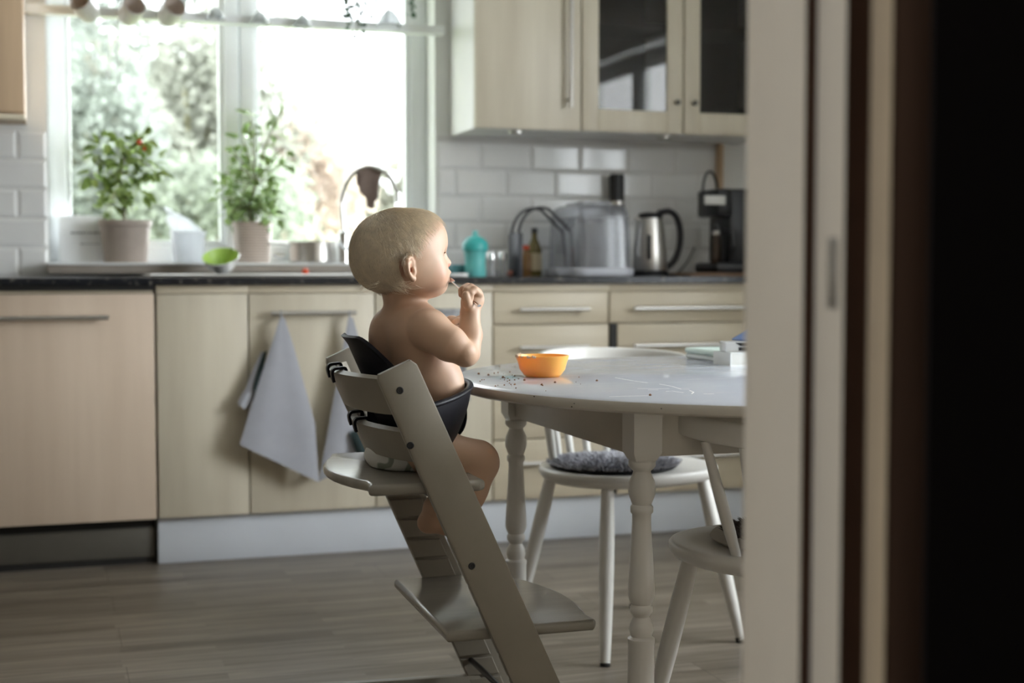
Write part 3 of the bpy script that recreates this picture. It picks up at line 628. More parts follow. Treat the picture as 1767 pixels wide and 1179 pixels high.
c = onwt(1064, .545); zc = at(1062, 301, Y=.545)[2]-WT1
t = thing('pepper_mill', c, 'tall black cylinder standing behind the clear plastic box', 'mill')
MB().lathe([(0, 0), (.030, 0), (.030, zc*.72), (.029, zc*.73), (.029, zc-.01), (.026, zc), (0, zc)], c, 28).build('body', M_black, t)
MB().lathe([(.0312, zc*.70), (.0312, zc*.735)], c, 28, cap=False).build('ring', M_steel, t)
# kettle
c = onwt(1121, .26); s = .228
t = thing('kettle', c, 'brushed steel electric kettle with black handle', 'kettle')
MB().lathe([(0, 0), (.070, 0), (.072, .012), (.066, .020)], c, 36).build('power_base', M_black, t)
MB().lathe([(.062, .018), (.064, .022), (.060, .09), (.052, .17), (.046, .212), (.045, .216)], c, 40).build('body', M_steel, t)
MB().lathe([(.0465, .212), (.047, .220), (.040, .230), (.015, .236), (0, .236)], c, 32).build('lid', M_black, t)
hd = [c+Vector(v) for v in ((.030, -.01, .232), (.070, -.015, .238), (.098, -.02, .215), (.112, -.022, .165), (.108, -.022, .105), (.088, -.02, .055), (.060, -.015, .030))]
MB().tube(crom(hd, 6), [.013]*37, 12, flat=(1.2, .9)).build('handle', M_black, t)
MB().box((c.x-.034, c.y-.064, WT1+.06), (c.x-.020, c.y-.046, WT1+.15), .004).build('water_gauge', M_black, t)
MB().tube([c+Vector((-.044, -.004, .205)), c+Vector((-.066, -.006, .216))], [.012, .006], 10).build('spout', M_steel, t)
o = MB().tube(crom([onwt(1148, .33)+Vector((0, 0, .004)), onwt(1165, .38)+Vector((0, 0, .006)), onwt(1185, .45)+Vector((0, 0, .05)), onwt(1198, .58)+Vector((0, 0, .11))], 6), .003, 8).build('power_cord', M_black); tag(o, 'thin black power cord between kettle and coffee maker', 'cord')
# coffee maker on a wooden board
xa, xb = onwt(1180, .16).x, 1.095
o = MB().box((xa, .10, WT1), (xb, .52, WT1+.012), .003).build('wooden_board', mat('brown_board', (.20, .115, .065), .5, .15, 3, (2, 20, 20))); tag(o, 'thin brown wooden board under the coffee maker', 'board')
zb = WT1+.012
x0, x1 = at(1203, 460, Y=.38)[0], 1.088
zt = at(1250, 326, Y=.25)[2]
t = thing('coffee_maker', ((x0+x1)/2, .3, zb), 'black drip coffee maker with silver band and glass jug', 'coffee maker')
MB().box((x0-.006, .20, zb), (x1, .40, zb+.038), .012).build('base', M_black, t)
xc = at(1255, 400, Y=.24)[0]
MB().box((xc, .22, zb+.036), (x1, .40, zt), .012).build('column', M_black, t)
MB().box((x0+.002, .21, zt-.105), (xc+.01, .395, zt), .014).build('filter_housing', M_black, t)
p0, p1 = at(1216, 353, Y=.206), at(1252, 338, Y=.206)
MB().box((p0[0], .204, p0[2]), (p1[0], .212, p1[2]), .002).build('silver_band', mat('silver_plastic', (.60, .59, .56), .35, .03), t)
jx = (x0+xc)/2-.004; jr = (xc-x0)/2-.008
jg = MB().lathe([(0, .0), (jr*.8, 0), (jr, .02), (jr*1.02, .06), (jr*.72, .115), (jr*.66, .122)], (jx, .27, zb+.038), 28).build('jug', thin_glass('jug_glass', (.62, .55, .48), body=(.10, .06, .04), body_w=.2), t, 50)
MB().lathe([(jr*.70, .112), (jr*.74, .124), (jr*.5, .140), (0, .140)], (jx, .27, zb+.038), 24).build('jug_lid', M_black, jg)
MB().lathe([(jr*.78, .105), (jr*.72, .118)], (jx, .27, zb+.038), 24, cap=False).build('jug_band', M_steel, jg)
MB().tube([(jx+jr*.6, .22, zb+.155), (jx+jr*1.0, .18, zb+.15), (jx+jr*1.15, .165, zb+.10), (jx+jr*.85, .19, zb+.055)], .009, 10).build('jug_handle', M_black, jg)
a = Vector((x0+.004, .34, zt-.03)); b = Vector((xc+.01, .34, zt))
o = MB().tube(bez(a+Vector((0, 0, .0)), a+Vector((-.01, 0, .10)), b+Vector((-.02, 0, .12)), b, 14), .005, 8).build('flex', M_black, t)
# ------------------------------------------------------------------ towels on the cabinet handles
M_towel = mat('grey_waffle_towel', (.37, .375, .41), .9, .03, 30, bump=.25, bscale=420, sheen=.2)
M_tband = mat('dark_towel_border', (.02, .035, .035), .9, .1)
def lerp_path(pts, t):
    n = len(pts)-1; i = min(int(t*n), n-1); f = t*n-i; a, b = pts[i], pts[i+1]; return (a[0]+(b[0]-a[0])*f, a[1]+(b[1]-a[1])*f)
def towel(left, right, amp, folds, depth, back=None):
    def fn(u, v):
        a = lerp_path(left, v); b = lerp_path(right, v); x = a[0]+(b[0]-a[0])*u; y = a[1]+(b[1]-a[1])*u
        d = depth + .012*math.sin(u*PI)*min(1, v*2) + amp*v*math.sin(u*folds*PI+.6) + .018*v
        P = Vector(at(x, y, Y=-.03)); P.y = -.012-d; return P
    return fn
def loop(px, py):
    p = Vector(at(px, py, Y=-.032)); return MB().tube([p+Vector((math.cos(a)*.002, math.cos(a)*.011-.001, math.sin(a)*.014-.002)) for a in [2*PI*k/14 for k in range(14)]], .0028, 6, closed=True)
t = thing('kitchen_towel', at(485, 543, Y=-.045), 'large grey kitchen towel hanging by its corner, left of the high chair', 'towel', 'towels hanging on the cabinet handles')
m = MB(); m.sheet(towel([(482, 548), (465, 600), (446, 655), (428, 710), (411, 765)], [(489, 548), (505, 600), (524, 670), (540, 730), (546, 829)], .006, 2.4, .035), 22, 24, .004); m.build('cloth', M_towel, t, 60)
m = MB(); m.sheet(towel([(452, 606), (436, 640), (424, 670), (410, 692), (411, 699)], [(456, 612), (446, 650), (436, 690), (425, 705), (419, 704)], .002, 1, .014), 6, 10, .006); m.build('rear_fold', M_towel, t, 60)
m = MB(); m.sheet(towel([(455, 608), (447, 632), (440, 655), (436, 672)], [(460, 606), (453, 634), (446, 660), (441, 676)], 0, 1, .020), 3, 6, .006); m.build('border', M_tband, t, 60)
loop(485, 543).build('hanging_loop', M_towel, t, 60)
t = thing('kitchen_towel', at(603, 543, Y=-.045), 'grey kitchen towel with dark border hanging behind the high chair backrest', 'towel', 'towels hanging on the cabinet handles')
m = MB(); m.sheet(towel([(600, 548), (588, 610), (573, 690), (560, 760), (547, 828)], [(607, 548), (622, 600), (640, 660), (650, 720), (648, 772)], .006, 2.2, .030), 22, 24, .004); m.build('cloth', M_towel, t, 60)
m = MB(); m.sheet(towel([(598, 744), (606, 770), (613, 792)], [(612, 738), (620, 762), (627, 784)], 0, 1, .064), 4, 6, .005); m.build('border', M_tband, t, 60)
loop(603, 543).build('hanging_loop', M_towel, t, 60)
M_pat = mat('mottled_grey_towel', (.12, .12, .13), .9, .5, 26, col2=(.40, .40, .41))
t = thing('kitchen_towel', at(770, 545, Y=-.045), 'mottled grey white towel hanging behind the raised arm of the toddler', 'towel', 'towels hanging on the cabinet handles')
m = MB(); m.sheet(towel([(745, 540), (742, 600), (748, 650), (752, 700)], [(800, 540), (804, 590), (800, 640), (806, 690)], .010, 4, .032), 20, 18, .005); m.build('cloth', M_pat, t, 60)
m = MB(); m.sheet(lambda u, v: Vector(at(745+55*u, 540, Y=-.032))+Vector((0, -.016*math.cos(v*PI), .012*math.sin(v*PI))), 12, 8, .004); m.build('top_fold', M_pat, t, 60)

# ------------------------------------------------------------------ dining table
def table_top_mat():
    m = mat('sky_tinted_table_paint', (.56, .585, .64), .17, .03, 5, spec=.55)
    nt = m.node_tree; b = nt.nodes['Principled BSDF']; tc = _n(nt, 'ShaderNodeTexCoord')
    mp = _n(nt, 'ShaderNodeMapping'); mp.inputs['Scale'].default_value = (5, 14, 1); nt.links.new(tc.outputs['Object'], mp.inputs['Vector'])
    nz = _n(nt, 'ShaderNodeTexNoise', Scale=2.2, Detail=8., Roughness=.7); nt.links.new(mp.outputs[0], nz.inputs['Vector'])
    rp = _n(nt, 'ShaderNodeValToRGB'); e = rp.color_ramp.elements; e[0].position = .54; e[1].position = .68; e[0].color = (.13, .13, .13, 1); e[1].color = (.26, .26, .26, 1)
    nt.links.new(nz.outputs['Fac'], rp.inputs[0]); nt.links.new(rp.outputs[0], b.inputs['Roughness'])
    r2 = _n(nt, 'ShaderNodeValToRGB'); e = r2.color_ramp.elements; e[0].position = .55; e[1].position = .72; e[0].color = (.55, .575, .64, 1); e[1].color = (.60, .61, .64, 1)
    nt.links.new(nz.outputs['Fac'], r2.inputs[0]); nt.links.new(r2.outputs[0], b.inputs['Base Color'])
    return m
M_ttop = table_top_mat()
M_paint = mat('old_white_paint', (.55, .52, .465), .32, .04, 7); M_chair = mat('white_chair_paint', (.62, .605, .57), .30, .03, 7)
M_chip = mat('chipped_paint', (.05, .04, .03), .8, .2)
TC, TR, TZ = (-.06, -1.97), .63, .72
tb = thing('dining_table', (TC[0], TC[1], 0), 'white painted round dining table with turned legs', 'table')
def half(sgn):
    n = 48; m = MB(); g = .0008
    pr = [(TR-.012, TZ-.024), (TR-.003, TZ-.020), (TR, TZ-.012), (TR-.0025, TZ-.004), (TR-.009, TZ)]
    an = [PI/2*sgn + (PI*k/n-PI/2)*1 + (0) for k in range(n+1)]; an = [(-PI/2+PI*k/n) if sgn > 0 else (PI/2+PI*k/n) for k in range(n+1)]
    vs = []; fs = []
    for r, z in pr:
        for a in an:
            x = r*math.cos(a); x = max(x, g) if sgn > 0 else min(x, -g); vs.append((TC[0]+x, TC[1]+r*math.sin(a), z))
    W = n+1
    for i in range(len(pr)-1):
        for k in range(n): fs.append((i*W+k, i*W+k+1, (i+1)*W+k+1, (i+1)*W+k))
    fs.append(tuple(range(W-1, -1, -1))); fs.append(tuple((len(pr)-1)*W+k for k in range(W)))
    fs.append(tuple([i*W for i in range(len(pr))]+[i*W+n for i in range(len(pr)-1, -1, -1)]))
    m.add(vs, fs); return m
for sgn in (-1, 1):
    o = half(sgn).build('tabletop_half', [M_paint, M_ttop], tb, 40)
    for p in o.data.polygons: p.material_index = 1 if p.normal.z > .6 else 0  # upward faces bluer: sky reflection put into the paint colour
LX = (-.475, .355); LY = (-2.315, -1.625); AZ = .61
LP = [(.019, 0), (.0225, .03), (.0232, .20), (.0228, .286), (.0236, .290), (.0236, .297), (.018, .301), (.021, .311), (.0195, .322), (.0136, .335), (.0175, .341), (.0198, .344), (.0198, .352), (.0165, .357), (.020, .362), (.0233, .372), (.0232, .385), (.0205, .43), (.0178, .47), (.016, .503), (.0165, .514), (.0198, .518), (.0198, .527), (.0165, .531), (.0185, .536), (.0228, .548), (.0237, .558), (.0222, .571), (.0165, .584), (.015, .589), (.0205, .594), (.0236, .598), (.0236, .606), (.018, .611)]
for x in LX:
    for y in LY:
        m = MB(); m.lathe(LP, (x, y, 0), 28)
        k = .026; m.add([(x+a*k*c, y+b_*k*c, z) for z, c in ((AZ-.002, .72), (AZ+.012, 1.), (TZ-.0245, 1.)) for a, b_ in ((-1, -1), (1, -1), (1, 1), (-1, 1))], [(3, 2, 1, 0)]+[(i*4+q, i*4+(q+1) % 4, (i+1)*4+(q+1) % 4, (i+1)*4+q) for i in range(2) for q in range(4)]+[(8, 9, 10, 11)])
        m.build('leg', M_chair, tb, 40)
for y in LY: MB().box((LX[0]+.027, y-.011, AZ+.004), (LX[1]-.027, y+.011, TZ-.0245), .002).build('apron', M_paint, tb)
for x in LX: MB().box((x-.011, LY[0]+.027, AZ+.004), (x+.011, LY[1]-.027, TZ-.0245), .002).build('apron', M_paint, tb)
ch = MB(); rg = random.Random(9)
for k in range(7):
    a = rg.uniform(PI*.95, PI*1.62); r = TR-.0008; p = Vector((TC[0]+r*math.cos(a), TC[1]+r*math.sin(a), TZ-rg.choice((.006, .012, .018)))); ch.ball(p, (.0014, .0014, .0011), 8, 5)
ch.build('paint_chips', M_chip, tb)
# scratches and dried smears on the paint
sm = MB(); M_smear = mat('white_scuff', (.74, .73, .70), .6, .03)
def on_t(px, py, dz=0): p = at(px, py, Z=TZ); return Vector((p[0], p[1], TZ+dz))
for pts in ([(1062, 652), (1090, 657), (1118, 661)], [(1138, 663), (1160, 667), (1176, 672), (1190, 672)], [(1100, 671), (1155, 671)], [(1118, 673), (1136, 673)], [(1148, 676), (1160, 675), (1180, 678)], [(1190, 674), (1197, 677), (1193, 680)], [(1214, 680), (1232, 680)], [(1050, 685), (1080, 684), (1120, 683)]):
    sm.tube([on_t(*p) for p in pts], .0014, 6, flat=(1, .18))
sm.build('scuff_marks', M_smear, tb)
# crumbs
cr = MB(); rg = random.Random(5)
for k in range(70):
    px, py = rg.gauss(900, 40), rg.gauss(655, 9); p = on_t(px, py)
    if (p-Vector((TC[0], TC[1], TZ))).length < TR-.02 and not (898 < px < 976 and 640 < py < 661): cr.ball(p+Vector((0, 0, .0007)), rg.uniform(.0006, .0017), 6, 4)
for px, py in ((1030, 658), (1122, 683), (826, 646), (843, 648), (905, 657), (958, 661), (935, 665), (868, 652)): cr.ball(on_t(px, py, .001), .0025, 7, 5)
tag(cr.build('crumbs', mat('brown_crumb', (.20, .10, .05), .8, .3)), 'scattered brown food crumbs around the orange bowl', 'crumbs', kind='stuff')
# orange bowl
p = on_t(936, 650); d = 2454/ ((np.array(p)-CAM_LOC)@_F)
r1 = 46/d; r0 = 29/d; hh = 36/d*1.02
M_or = mat('orange_plastic', (.86, .42, .10), .35, .03, sss=.0); b = M_or.node_tree.nodes['Principled BSDF']; b.inputs['Transmission Weight'].default_value = .0; b.inputs['Subsurface Weight'].default_value = .5; b.inputs['Subsurface Radius'].default_value = (1, .5, .15); b.inputs['Subsurface Scale'].default_value = .01
t = thing('feeding_bowl', p, 'small orange plastic bowl on the white table', 'bowl')
MB().lathe([(0, .0), (r0, 0), (r0*1.12, .004), (r0*1.35, hh*.35), (r1*.93, hh*.72), (r1*.985, hh*.9), (r1, hh), (r1*.975, hh*1.01), (r1*.95, hh*.95), (r1*.90, hh*.72), (r0*1.25, hh*.35), (r0*.95, .007), (0, .006)], p, 48).build('bowl', M_or, t, 50)
fm = MB(); rg = random.Random(8)
for k in range(40): a = rg.uniform(2.2, 4.1); fm.ball(p+Vector((r1*.985*math.cos(a), r1*.985*math.sin(a), hh*1.005+rg.uniform(-.002, .001))), rg.uniform(.0012, .003), 6, 4)
fm.build('porridge_smear', mat('porridge', (.66, .52, .38), .7, .1), t)
# papers and books at the right edge of the table
bz = TZ
def slab(name, label, cat, c, size, rz, m, parts=None, group=None):
    t = thing(name, c, label, cat, group, rz)
    return t
M_page = mat('white_pages', (.70, .70, .66), .7, .03); M_mint = mat('mint_cover', (.60, .71, .65), .4, .04); M_wcov = mat('white_cover', (.72, .74, .72), .4, .03)
for i, (nm, lb, mc, dx, rz) in enumerate((('picture_book', 'thin white picture book lying lowest, directly on the table behind the thick book', M_wcov, .0, 2), ('picture_book', 'thin white picture book with mint green cover lying on another thin book', M_mint, -.004, 0))):
    t = thing(nm, (.105+dx, -1.528, TZ+.0132*i), lb, 'book', 'books on the table', math.radians(rz))
    MB().box((-.074, -.095, .0012), (.078, .095, .0118), .001).build('pages', M_page, t, 30, world=False)
    m = MB(); m.box((-.075, -.098, 0), (.08, .098, .0012)); m.box((-.075, -.098, .0118), (.08, .098, .0130)); m.tube([(-.0745, -.098, .0065), (-.0745, .098, .0065)], .0065, 12); m.build('cover', mc, t, 30, world=False)
t = thing('thick_book', (.0, -1.715, TZ), 'thick white book lying flat in front of the two thin books', 'book', 'books on the table', math.radians(2))
MB().box((.002, .002, .002), (.126, .079, .0275), .001).build('pages', M_page, t, 30, world=False)
m = MB(); m.box((0, 0, 0), (.128, .081, .002)); m.box((0, 0, .0275), (.128, .081, .0295)); m.box((-.002, 0, 0), (0, .081, .0295)); m.build('cover', M_wcov, t, 0, world=False)
c2 = Vector((.03, -1.715, TZ+.0298))
t = thing('small_carton', c2+Vector((.022, .040, 0)), 'small black and white carton on top of the thick white book', 'box', None, math.radians(-14))
MB().box((-.05, -.03, 0), (.05, .03, .022), .002).build('box', mat('glossy_white_carton', (.66, .67, .67), .2, .03), t, 30, world=False)
MB().box((-.020, -.0312, .003), (.010, -.0300, .011)).build('dark_panel', M_black, t, 0, world=False); MB().prism([(-.028, .021), (.012, .021), (.002, .0135), (-.016, .0135)], lambda p, q: Vector((p[0], -.0300-.0012*q, p[1]))).build('dark_panel', M_black, t, 0, world=False)
t = thing('blue_booklet', c2+Vector((.055, .040, .0222)), 'blue booklet leaning up on top of the stack on the table', 'booklet', None, math.radians(10))
MB().box((0, -.05, 0), (.11, .05, .004), .001, M=Matrix.Rotation(math.radians(-24), 4, 'Y') @ Matrix.Translation((-.03, 0, .014))).build('cover', mat('blue_paper', (.16, .25, .50), .5, .05), t, 30, world=False)
MB().box((-.005, -.045, 0), (.08, .045, .011), .004).build('folded_flap', mat('pale_teal_paper', (.50, .62, .60), .6, .05), t, 30, world=False)

# ------------------------------------------------------------------ spindle chairs
def make_chair(label, group, hw, ze, zm, rh):
    t = thing('spindle_chair', (0, 0, 0), label, 'chair', group); SZ = .44
    n = 56; pts = []
    for k in range(n):
        a = 2*PI*k/n; x = .232*math.copysign(abs(math.cos(a))**.85, math.cos(a)); y = .2*math.copysign(abs(math.sin(a))**.85, math.sin(a)); x *= 1-.10*max(0, y/.2); pts.append((x, y))
    rings = []
    for z, s in ((SZ-.034, .90), (SZ-.028, .955), (SZ-.016, .995), (SZ-.006, 1.), (SZ-.0015, .985), (SZ, .955), (SZ-.004, .80), (SZ-.006, .4)): rings.append([(x*s, y*s, z) for x, y in pts])
    m = MB(); vs = [p for r in rings for p in r]; fs = [(i*n+k, i*n+(k+1) % n, (i+1)*n+(k+1) % n, (i+1)*n+k) for i in range(len(rings)-1) for k in range(n)]
    fs.append(tuple(range(n-1, -1, -1))); fs.append(tuple((len(rings)-1)*n+k for k in range(n))); m.add(vs, fs); m.build('seat', M_chair, t, 50, world=False)
    for sx in (-1, 1):
        for sy, fx, fy in ((-1, .207, -.205), (1, .190, .225)):
            a = Vector((sx*.145, sy*.125, SZ-.030)); b = Vector((sx*fx, fy, .008)); m = MB(); pp = [a.lerp(b, q) for q in (0, .25, .5, .75, 1)]
            m.tube(pp, [.0155, .0185, .0185, .016, .0125], 16); lg = m.build('leg', M_chair, t, 50, world=False)
            MB().tube([b+(a-b).normalized()*.006, b-Vector((0, 0, .007))], [.0128, .012], 16).build('foot_cap', M_blackm, lg, 50, world=False)
    def rail(u): a = PI*(.04+.92*u); return Vector((-hw*math.cos(a), -.005+.235*math.sin(a), ze+(zm-ze)*math.sin(a)))
    # bent top rail, deeper in the middle, rounded ends
    N = 36; m = MB(); vs = []; q = 10
    for i in range(N+1):
        u = i/N; c = rail(u); e = abs(2*u-1)**10; hz = rh*(1-.25*e); th = .0105*(1-.3*e)
        tg = (rail(min(1, u+.02))-rail(max(0, u-.02))).normalized(); nn = Vector((-tg.y, tg.x, 0))
        for k in range(q*2):
            a = 2*PI*k/(q*2); ca, sa = math.cos(a), math.sin(a); sq = lambda v: math.copysign(abs(v)**.55, v)
            vs.append(c+nn*th*sq(ca)+Vector((0, 0, hz*sq(sa)))-nn.normalized()*0+Vector((0, .10*math.sin(PI*u), 0))*hz*sq(sa))
    W = q*2; fs = [(i*W+k, i*W+(k+1) % W, (i+1)*W+(k+1) % W, (i+1)*W+k) for i in range(N) for k in range(W)]+[tuple(range(W-1, -1, -1)), tuple(N*W+k for k in range(W))]
    m.add(vs, fs); m.build('top_rail', M_chair, t, 60, world=False)
    for i in range(9):
        u = .10+.80*i/8; b = rail(u)-Vector((0, 0, rh-.002)); a_ = PI*(.07+.86*(1-i/8)); a = Vector((.174*math.cos(a_), .045+.125*math.sin(a_), SZ-.006))
        m = MB(); m.tube([a.lerp(b, s) for s in (0, .25, .5, .75, 1)], [.0085, .0105, .0105, .009, .0075], 12); m.build('spindle', M_chair, t, 50, world=False)
    return t
GC = 'white spindle-back chairs at the table'
ch1 = make_chair('white spindle-back chair on the far side of the table, before the drawers', GC, .212, .686, .697, .029)
ch1.location = (-.052, -1.24, 0); ch1.rotation_euler = (0, 0, math.radians(13))
ch2 = make_chair('white spindle-back chair nearest the camera, cut off by the door post', GC, .268, .674, .648, .021); ch2.location = (-.145, -2.265, 0); ch2.rotation_euler = (0, 0, math.radians(184))
def wool(name, label, loc, r, dark, light, n, seed, rz=0, ex=1., pr=1.):
    t = thing(name, loc, label, 'cushion', None, rz); m = MB()
    m.lathe([(0, 0), (r*.96, 0), (r, .005), (r*.97, .011), (r*.6, .014), (0, .015)], (0, 0, 0), 40, sx=ex); m.build('felt_base', dark, t, 50, world=False)
    f = MB(); rg = random.Random(seed)
    for k in range(n):
        a = rg.uniform(0, 2*PI); q = r*pr*math.sqrt(rg.random()); p = Vector((q*math.cos(a)*ex, q*math.sin(a), .013 if q < r*.9 else .008)); d = Vector((math.cos(a)*q/r*.8+rg.gauss(0, .5), math.sin(a)*q/r*.8+rg.gauss(0, .5), .9)).normalized()
        L = rg.uniform(.007, .015); w = d.cross(Vector((rg.gauss(0, 1), rg.gauss(0, 1), 0))).normalized()*.0022; tip = p+d*L+Vector((math.cos(a), math.sin(a), 0))*.004
        f.add([p-w, p+w, p+d*L*.6+w*.8, p+d*L*.6-w*.8, tip], [(0, 1, 2, 3), (3, 2, 4)])
    tag(f.build('wool_pile', light, t, 0, world=False, fix=False), kind='stuff'); return t
wool('seat_cushion', 'round grey woolly seat pad on the far white chair', (-.09, -1.25, .4385), .155, mat('dark_felt', (.02, .02, .022), .9, .1), mat('grey_wool', (.42, .42, .455), .95, .25, 40), 6000, 3, ex=1.05)
o = wool('seat_cushion', 'dark brown shaggy seat pad on the chair nearest the camera', (-.14, -2.255, .4385), .158, mat('pale_felt', (.50, .47, .42), .9, .1), mat('dark_brown_wool', (.075, .060, .055), .95, .35, 40), 4200, 6, pr=.82)

# ------------------------------------------------------------------ high chair
M_hc = mat('warm_grey_lacquer', (.27, .243, .20), .38, .04, 14, bump=.05, bscale=500)
M_hct = mat('grey_lacquer_worn', (.29, .268, .23), .20, .06, 5, (1, 9, 1))
M_bs = mat('black_baby_seat', (.007, .0065, .010), .48, .08, spec=.22)
YN, YFAR, PT = -2.25, -1.80, .022        # outer face of near post, inner face of far post
SL = -.44
def xc(z): return -.770+SL*(z-.505)
hc = thing('high_chair', (-.72, -2.02, 0), 'grey wooden high chair with slanted posts, seat plate and footplate', 'high chair')
def post_poly(z0, z1, w=.088):
    top = z1
    return [(xc(z0)-w/2, z0), (xc(z0)+w/2, z0), (xc(top+.012)+w/2-.010, top+.010), (xc(top+.012)+w/2-.022, top+.018), (xc(top-.006)-w/2+.004, top-.006), (xc(top-.014)-w/2, top-.016)]
def post(y0, y1, yin):
    """outer board plus the row of grooved ribs on the inner side"""
    m = MB(); P = post_poly(0, .767); m.prism(P, lambda p, t: Vector((p[0], y0+(y1-y0)*t, p[1])), .003, 2)
    z = .06
    while z < .60:
        a, b = z, z+.036; w = .068
        m.prism([(xc(a)-.044, a), (xc(a)-.044+w, a), (xc(b)-.044+w, b), (xc(b)-.044, b)], lambda p, t: Vector((p[0], min(y1, yin)+(abs(yin-y1))*t if yin > y1 else yin+(y0-yin)*t, p[1])), .0015, 1); z += .042
    return m
post(YN, YN+.015, YN+.022).build('side_post', M_hc, hc, 30)
post(YFAR+.007, YFAR+.022, YFAR).build('side_post', M_hc, hc, 30)
for y0 in (YN, YFAR):
    m = MB(); x1 = xc(.05)-.02
    m.prism([(-1.0, 0), (x1+.05, 0), (xc(.102)-.02, .102), (-.965, .112), (-.985, .106), (-1.0, .085)], lambda p, t: Vector((p[0], y0+.0005+.021*t, p[1])), .003, 2); m.build('floor_runner', M_hc, hc, 30)
m = MB(); m.tube([(-.63, YN+.02, .135), (-.63, YFAR, .135)], .006, 12); m.build('metal_rod', M_black, hc)
m = MB(); m.tube([(-.80, YN+.02, .535), (-.80, YFAR, .535)], .006, 12); m.build('metal_rod', M_black, hc)
MB().box((-.635, YN+.022, .02), (-.61, YFAR, .085), .003).build('cross_bar', M_hc, hc)
for px, py in ((690, 674), (708, 769), (814, 977)):
    p = at(px, py, Y=YN); m = MB(); MM = Matrix.Translation((p[0], YN, p[2])) @ Matrix.Rotation(PI/2, 4, 'X'); m.lathe([(0, -.004), (.0062, -.004), (.0062, .0010), (.0052, .0016), (.0042, .0016), (.0036, .0006), (0, .0006)], n=18, M=MM); m.build('bolt', M_black, hc)
def plate(name, z, outline, th=.019):
    m = MB(); m.prism(outline, lambda p, t: Vector((p[0], p[1], z-th+th*t)), .007, 3); return m.build(name, M_hct, hc, 35)
ya, yb = YN+.016, YFAR+.006
seat = [(-.742, ya), (-.730, ya+.012), (-.727, -2.03), (-.730, yb-.012), (-.742, yb), (-.905, yb), (-.918, yb-.006), (-.925, yb-.035)]
for k in range(9): a = k/8; y = yb-.05+(ya+.06-(yb-.05))*a; seat.append((-.930-.036*math.sin(PI*a)**.8, y))
seat += [(-.930, ya+.030), (-.936, ya+.008), (-.925, ya)]
plate('seat_plate', .573, seat)
fp = [(-.802, ya+.004), (-.796, ya), (-.53, ya), (-.523, ya+.012)]
for k in range(9): a = k/8; y = ya+.05+(yb-.05-ya-.05)*a; fp.append((-.525+.030*math.sin(PI*a)-.03*a, y))
fp += [(-.562, yb-.01), (-.575, yb), (-.785, yb), (-.790, yb-.005)]
plate('foot_plate', .313, fp)
def backrest(name, z0, z1, bul):
    def fn(u, v):
        y = YFAR+.004+(YN+.018-(YFAR+.004))*u; z = z0+(z1-z0)*v
        lo = .012*(1-(2*u-1)**4) if v < .5 else 0
        x = xc(z)-.012-bul*(1-(2*u-1)**2); return Vector((x, y, z-.0))
    def fn2(u, v):
        e = 1-abs(2*u-1)**12; z0_ = z0+(1-e)*(z1-z0)*.22; y = YFAR+.004+(YN+.018-(YFAR+.004))*u; z = z0_+(z1-z0_)*v; x = xc(z)-.012-bul*(1-(2*u-1)**2); return Vector((x, y, z))
    m = MB(); m.sheet(fn2, 30, 8, .013); return m.build(name, M_hc, hc, 50)
backrest('backrest', .689, .752, .056); backrest('backrest', .606, .660, .056)
# black baby seat: upper back, hooks, lower back, front cup with strap
def bshell(u, v):
    s = 2*u-1; y = -2.03-(.122 if s > 0 else .165)*s
    ztop = .816-.062*max(0, (abs(s)-.50)/.50)**1.7; z = .69+(ztop-.69)*v
    x = xc(z)-.022+(.044 if s > 0 else .056)*s*s - .006*max(0, (v-.86)/.14)**1.5; return Vector((x, y, z))
MB().sheet(bshell, 28, 16, .006).build('upper_back_shell', M_bs, hc, 60)
def bshell2(u, v): s = 2*u-1; y = -2.03-.175*s; z = .602+.09*v; x = xc(z)-.030+.060*s*s; return Vector((x, y, z))
MB().sheet(bshell2, 20, 6, .006).build('lower_back_shell', M_bs, hc, 60)
for zt_ in (.7525, .6605):
    for y in (-1.90, -2.02):
        u = (y-YFAR-.004)/(YN+.018-YFAR-.004); x = xc(zt_)-.012-.056*(1-(2*u-1)**2)
        kp = crom([(x+.016, y, zt_-.008), (x+.014, y, zt_+.004), (x+.004, y, zt_+.0045), (x-.006, y, zt_+.003), (x-.0100, y, zt_-.003), (x-.0088, y, zt_-.012), (x-.0062, y, zt_-.021)], 4); nk = len(kp)-1
        m = MB(); m.sheet(lambda u_, v_: kp[int(round(u_*nk))]+Vector((0, (v_-.5)*.013*(1 if u_ < .9 else .7), 0)), nk, 4, .005); m.build('hook', M_bs, hc, 60)
RIM = [(-.850, -2.222, .699), (-.815, -2.215, .704), (-.765, -2.175, .713), (-.722, -2.105, .722), (-.708, -2.025, .727), (-.722, -1.945, .722), (-.765, -1.875, .713), (-.815, -1.835, .704), (-.850, -1.826, .699)]
RC = crom(RIM, 5); NR = len(RC)-1
def cup(u, v):
    p = RC[int(round(u*NR))]; c = Vector((-.86, -2.025, 0)); k = 1-.36*v*(.25+.75*v)*(.25+.75*math.sin(PI*u)); s = math.sin(PI*u)
    zb = .612-.014*s; q = c+(Vector((p.x, p.y, 0))-c)*k; q.y = p.y+(q.y-p.y)*.5
    return Vector((q.x, q.y, p.z+(zb-p.z)*v))
MB().sheet(cup, NR, 12, .005).build('front_cup', M_bs, hc, 60)
MB().tube([p+Vector((0, 0, .001)) for p in RC], .0062, 10, flat=(1.1, .8)).build('cup_rim', M_bs, hc, 60)
q = Vector(at(801, 700, Y=-2.0))
m = MB(); m.tube(bez(q, q+Vector((.006, 0, -.03)), q+Vector((-.004, 0, -.055)), q+Vector((-.025, 0, -.06)), 10), .0035, 8, flat=(2.4, 1)); m.build('strap', M_bs, hc)
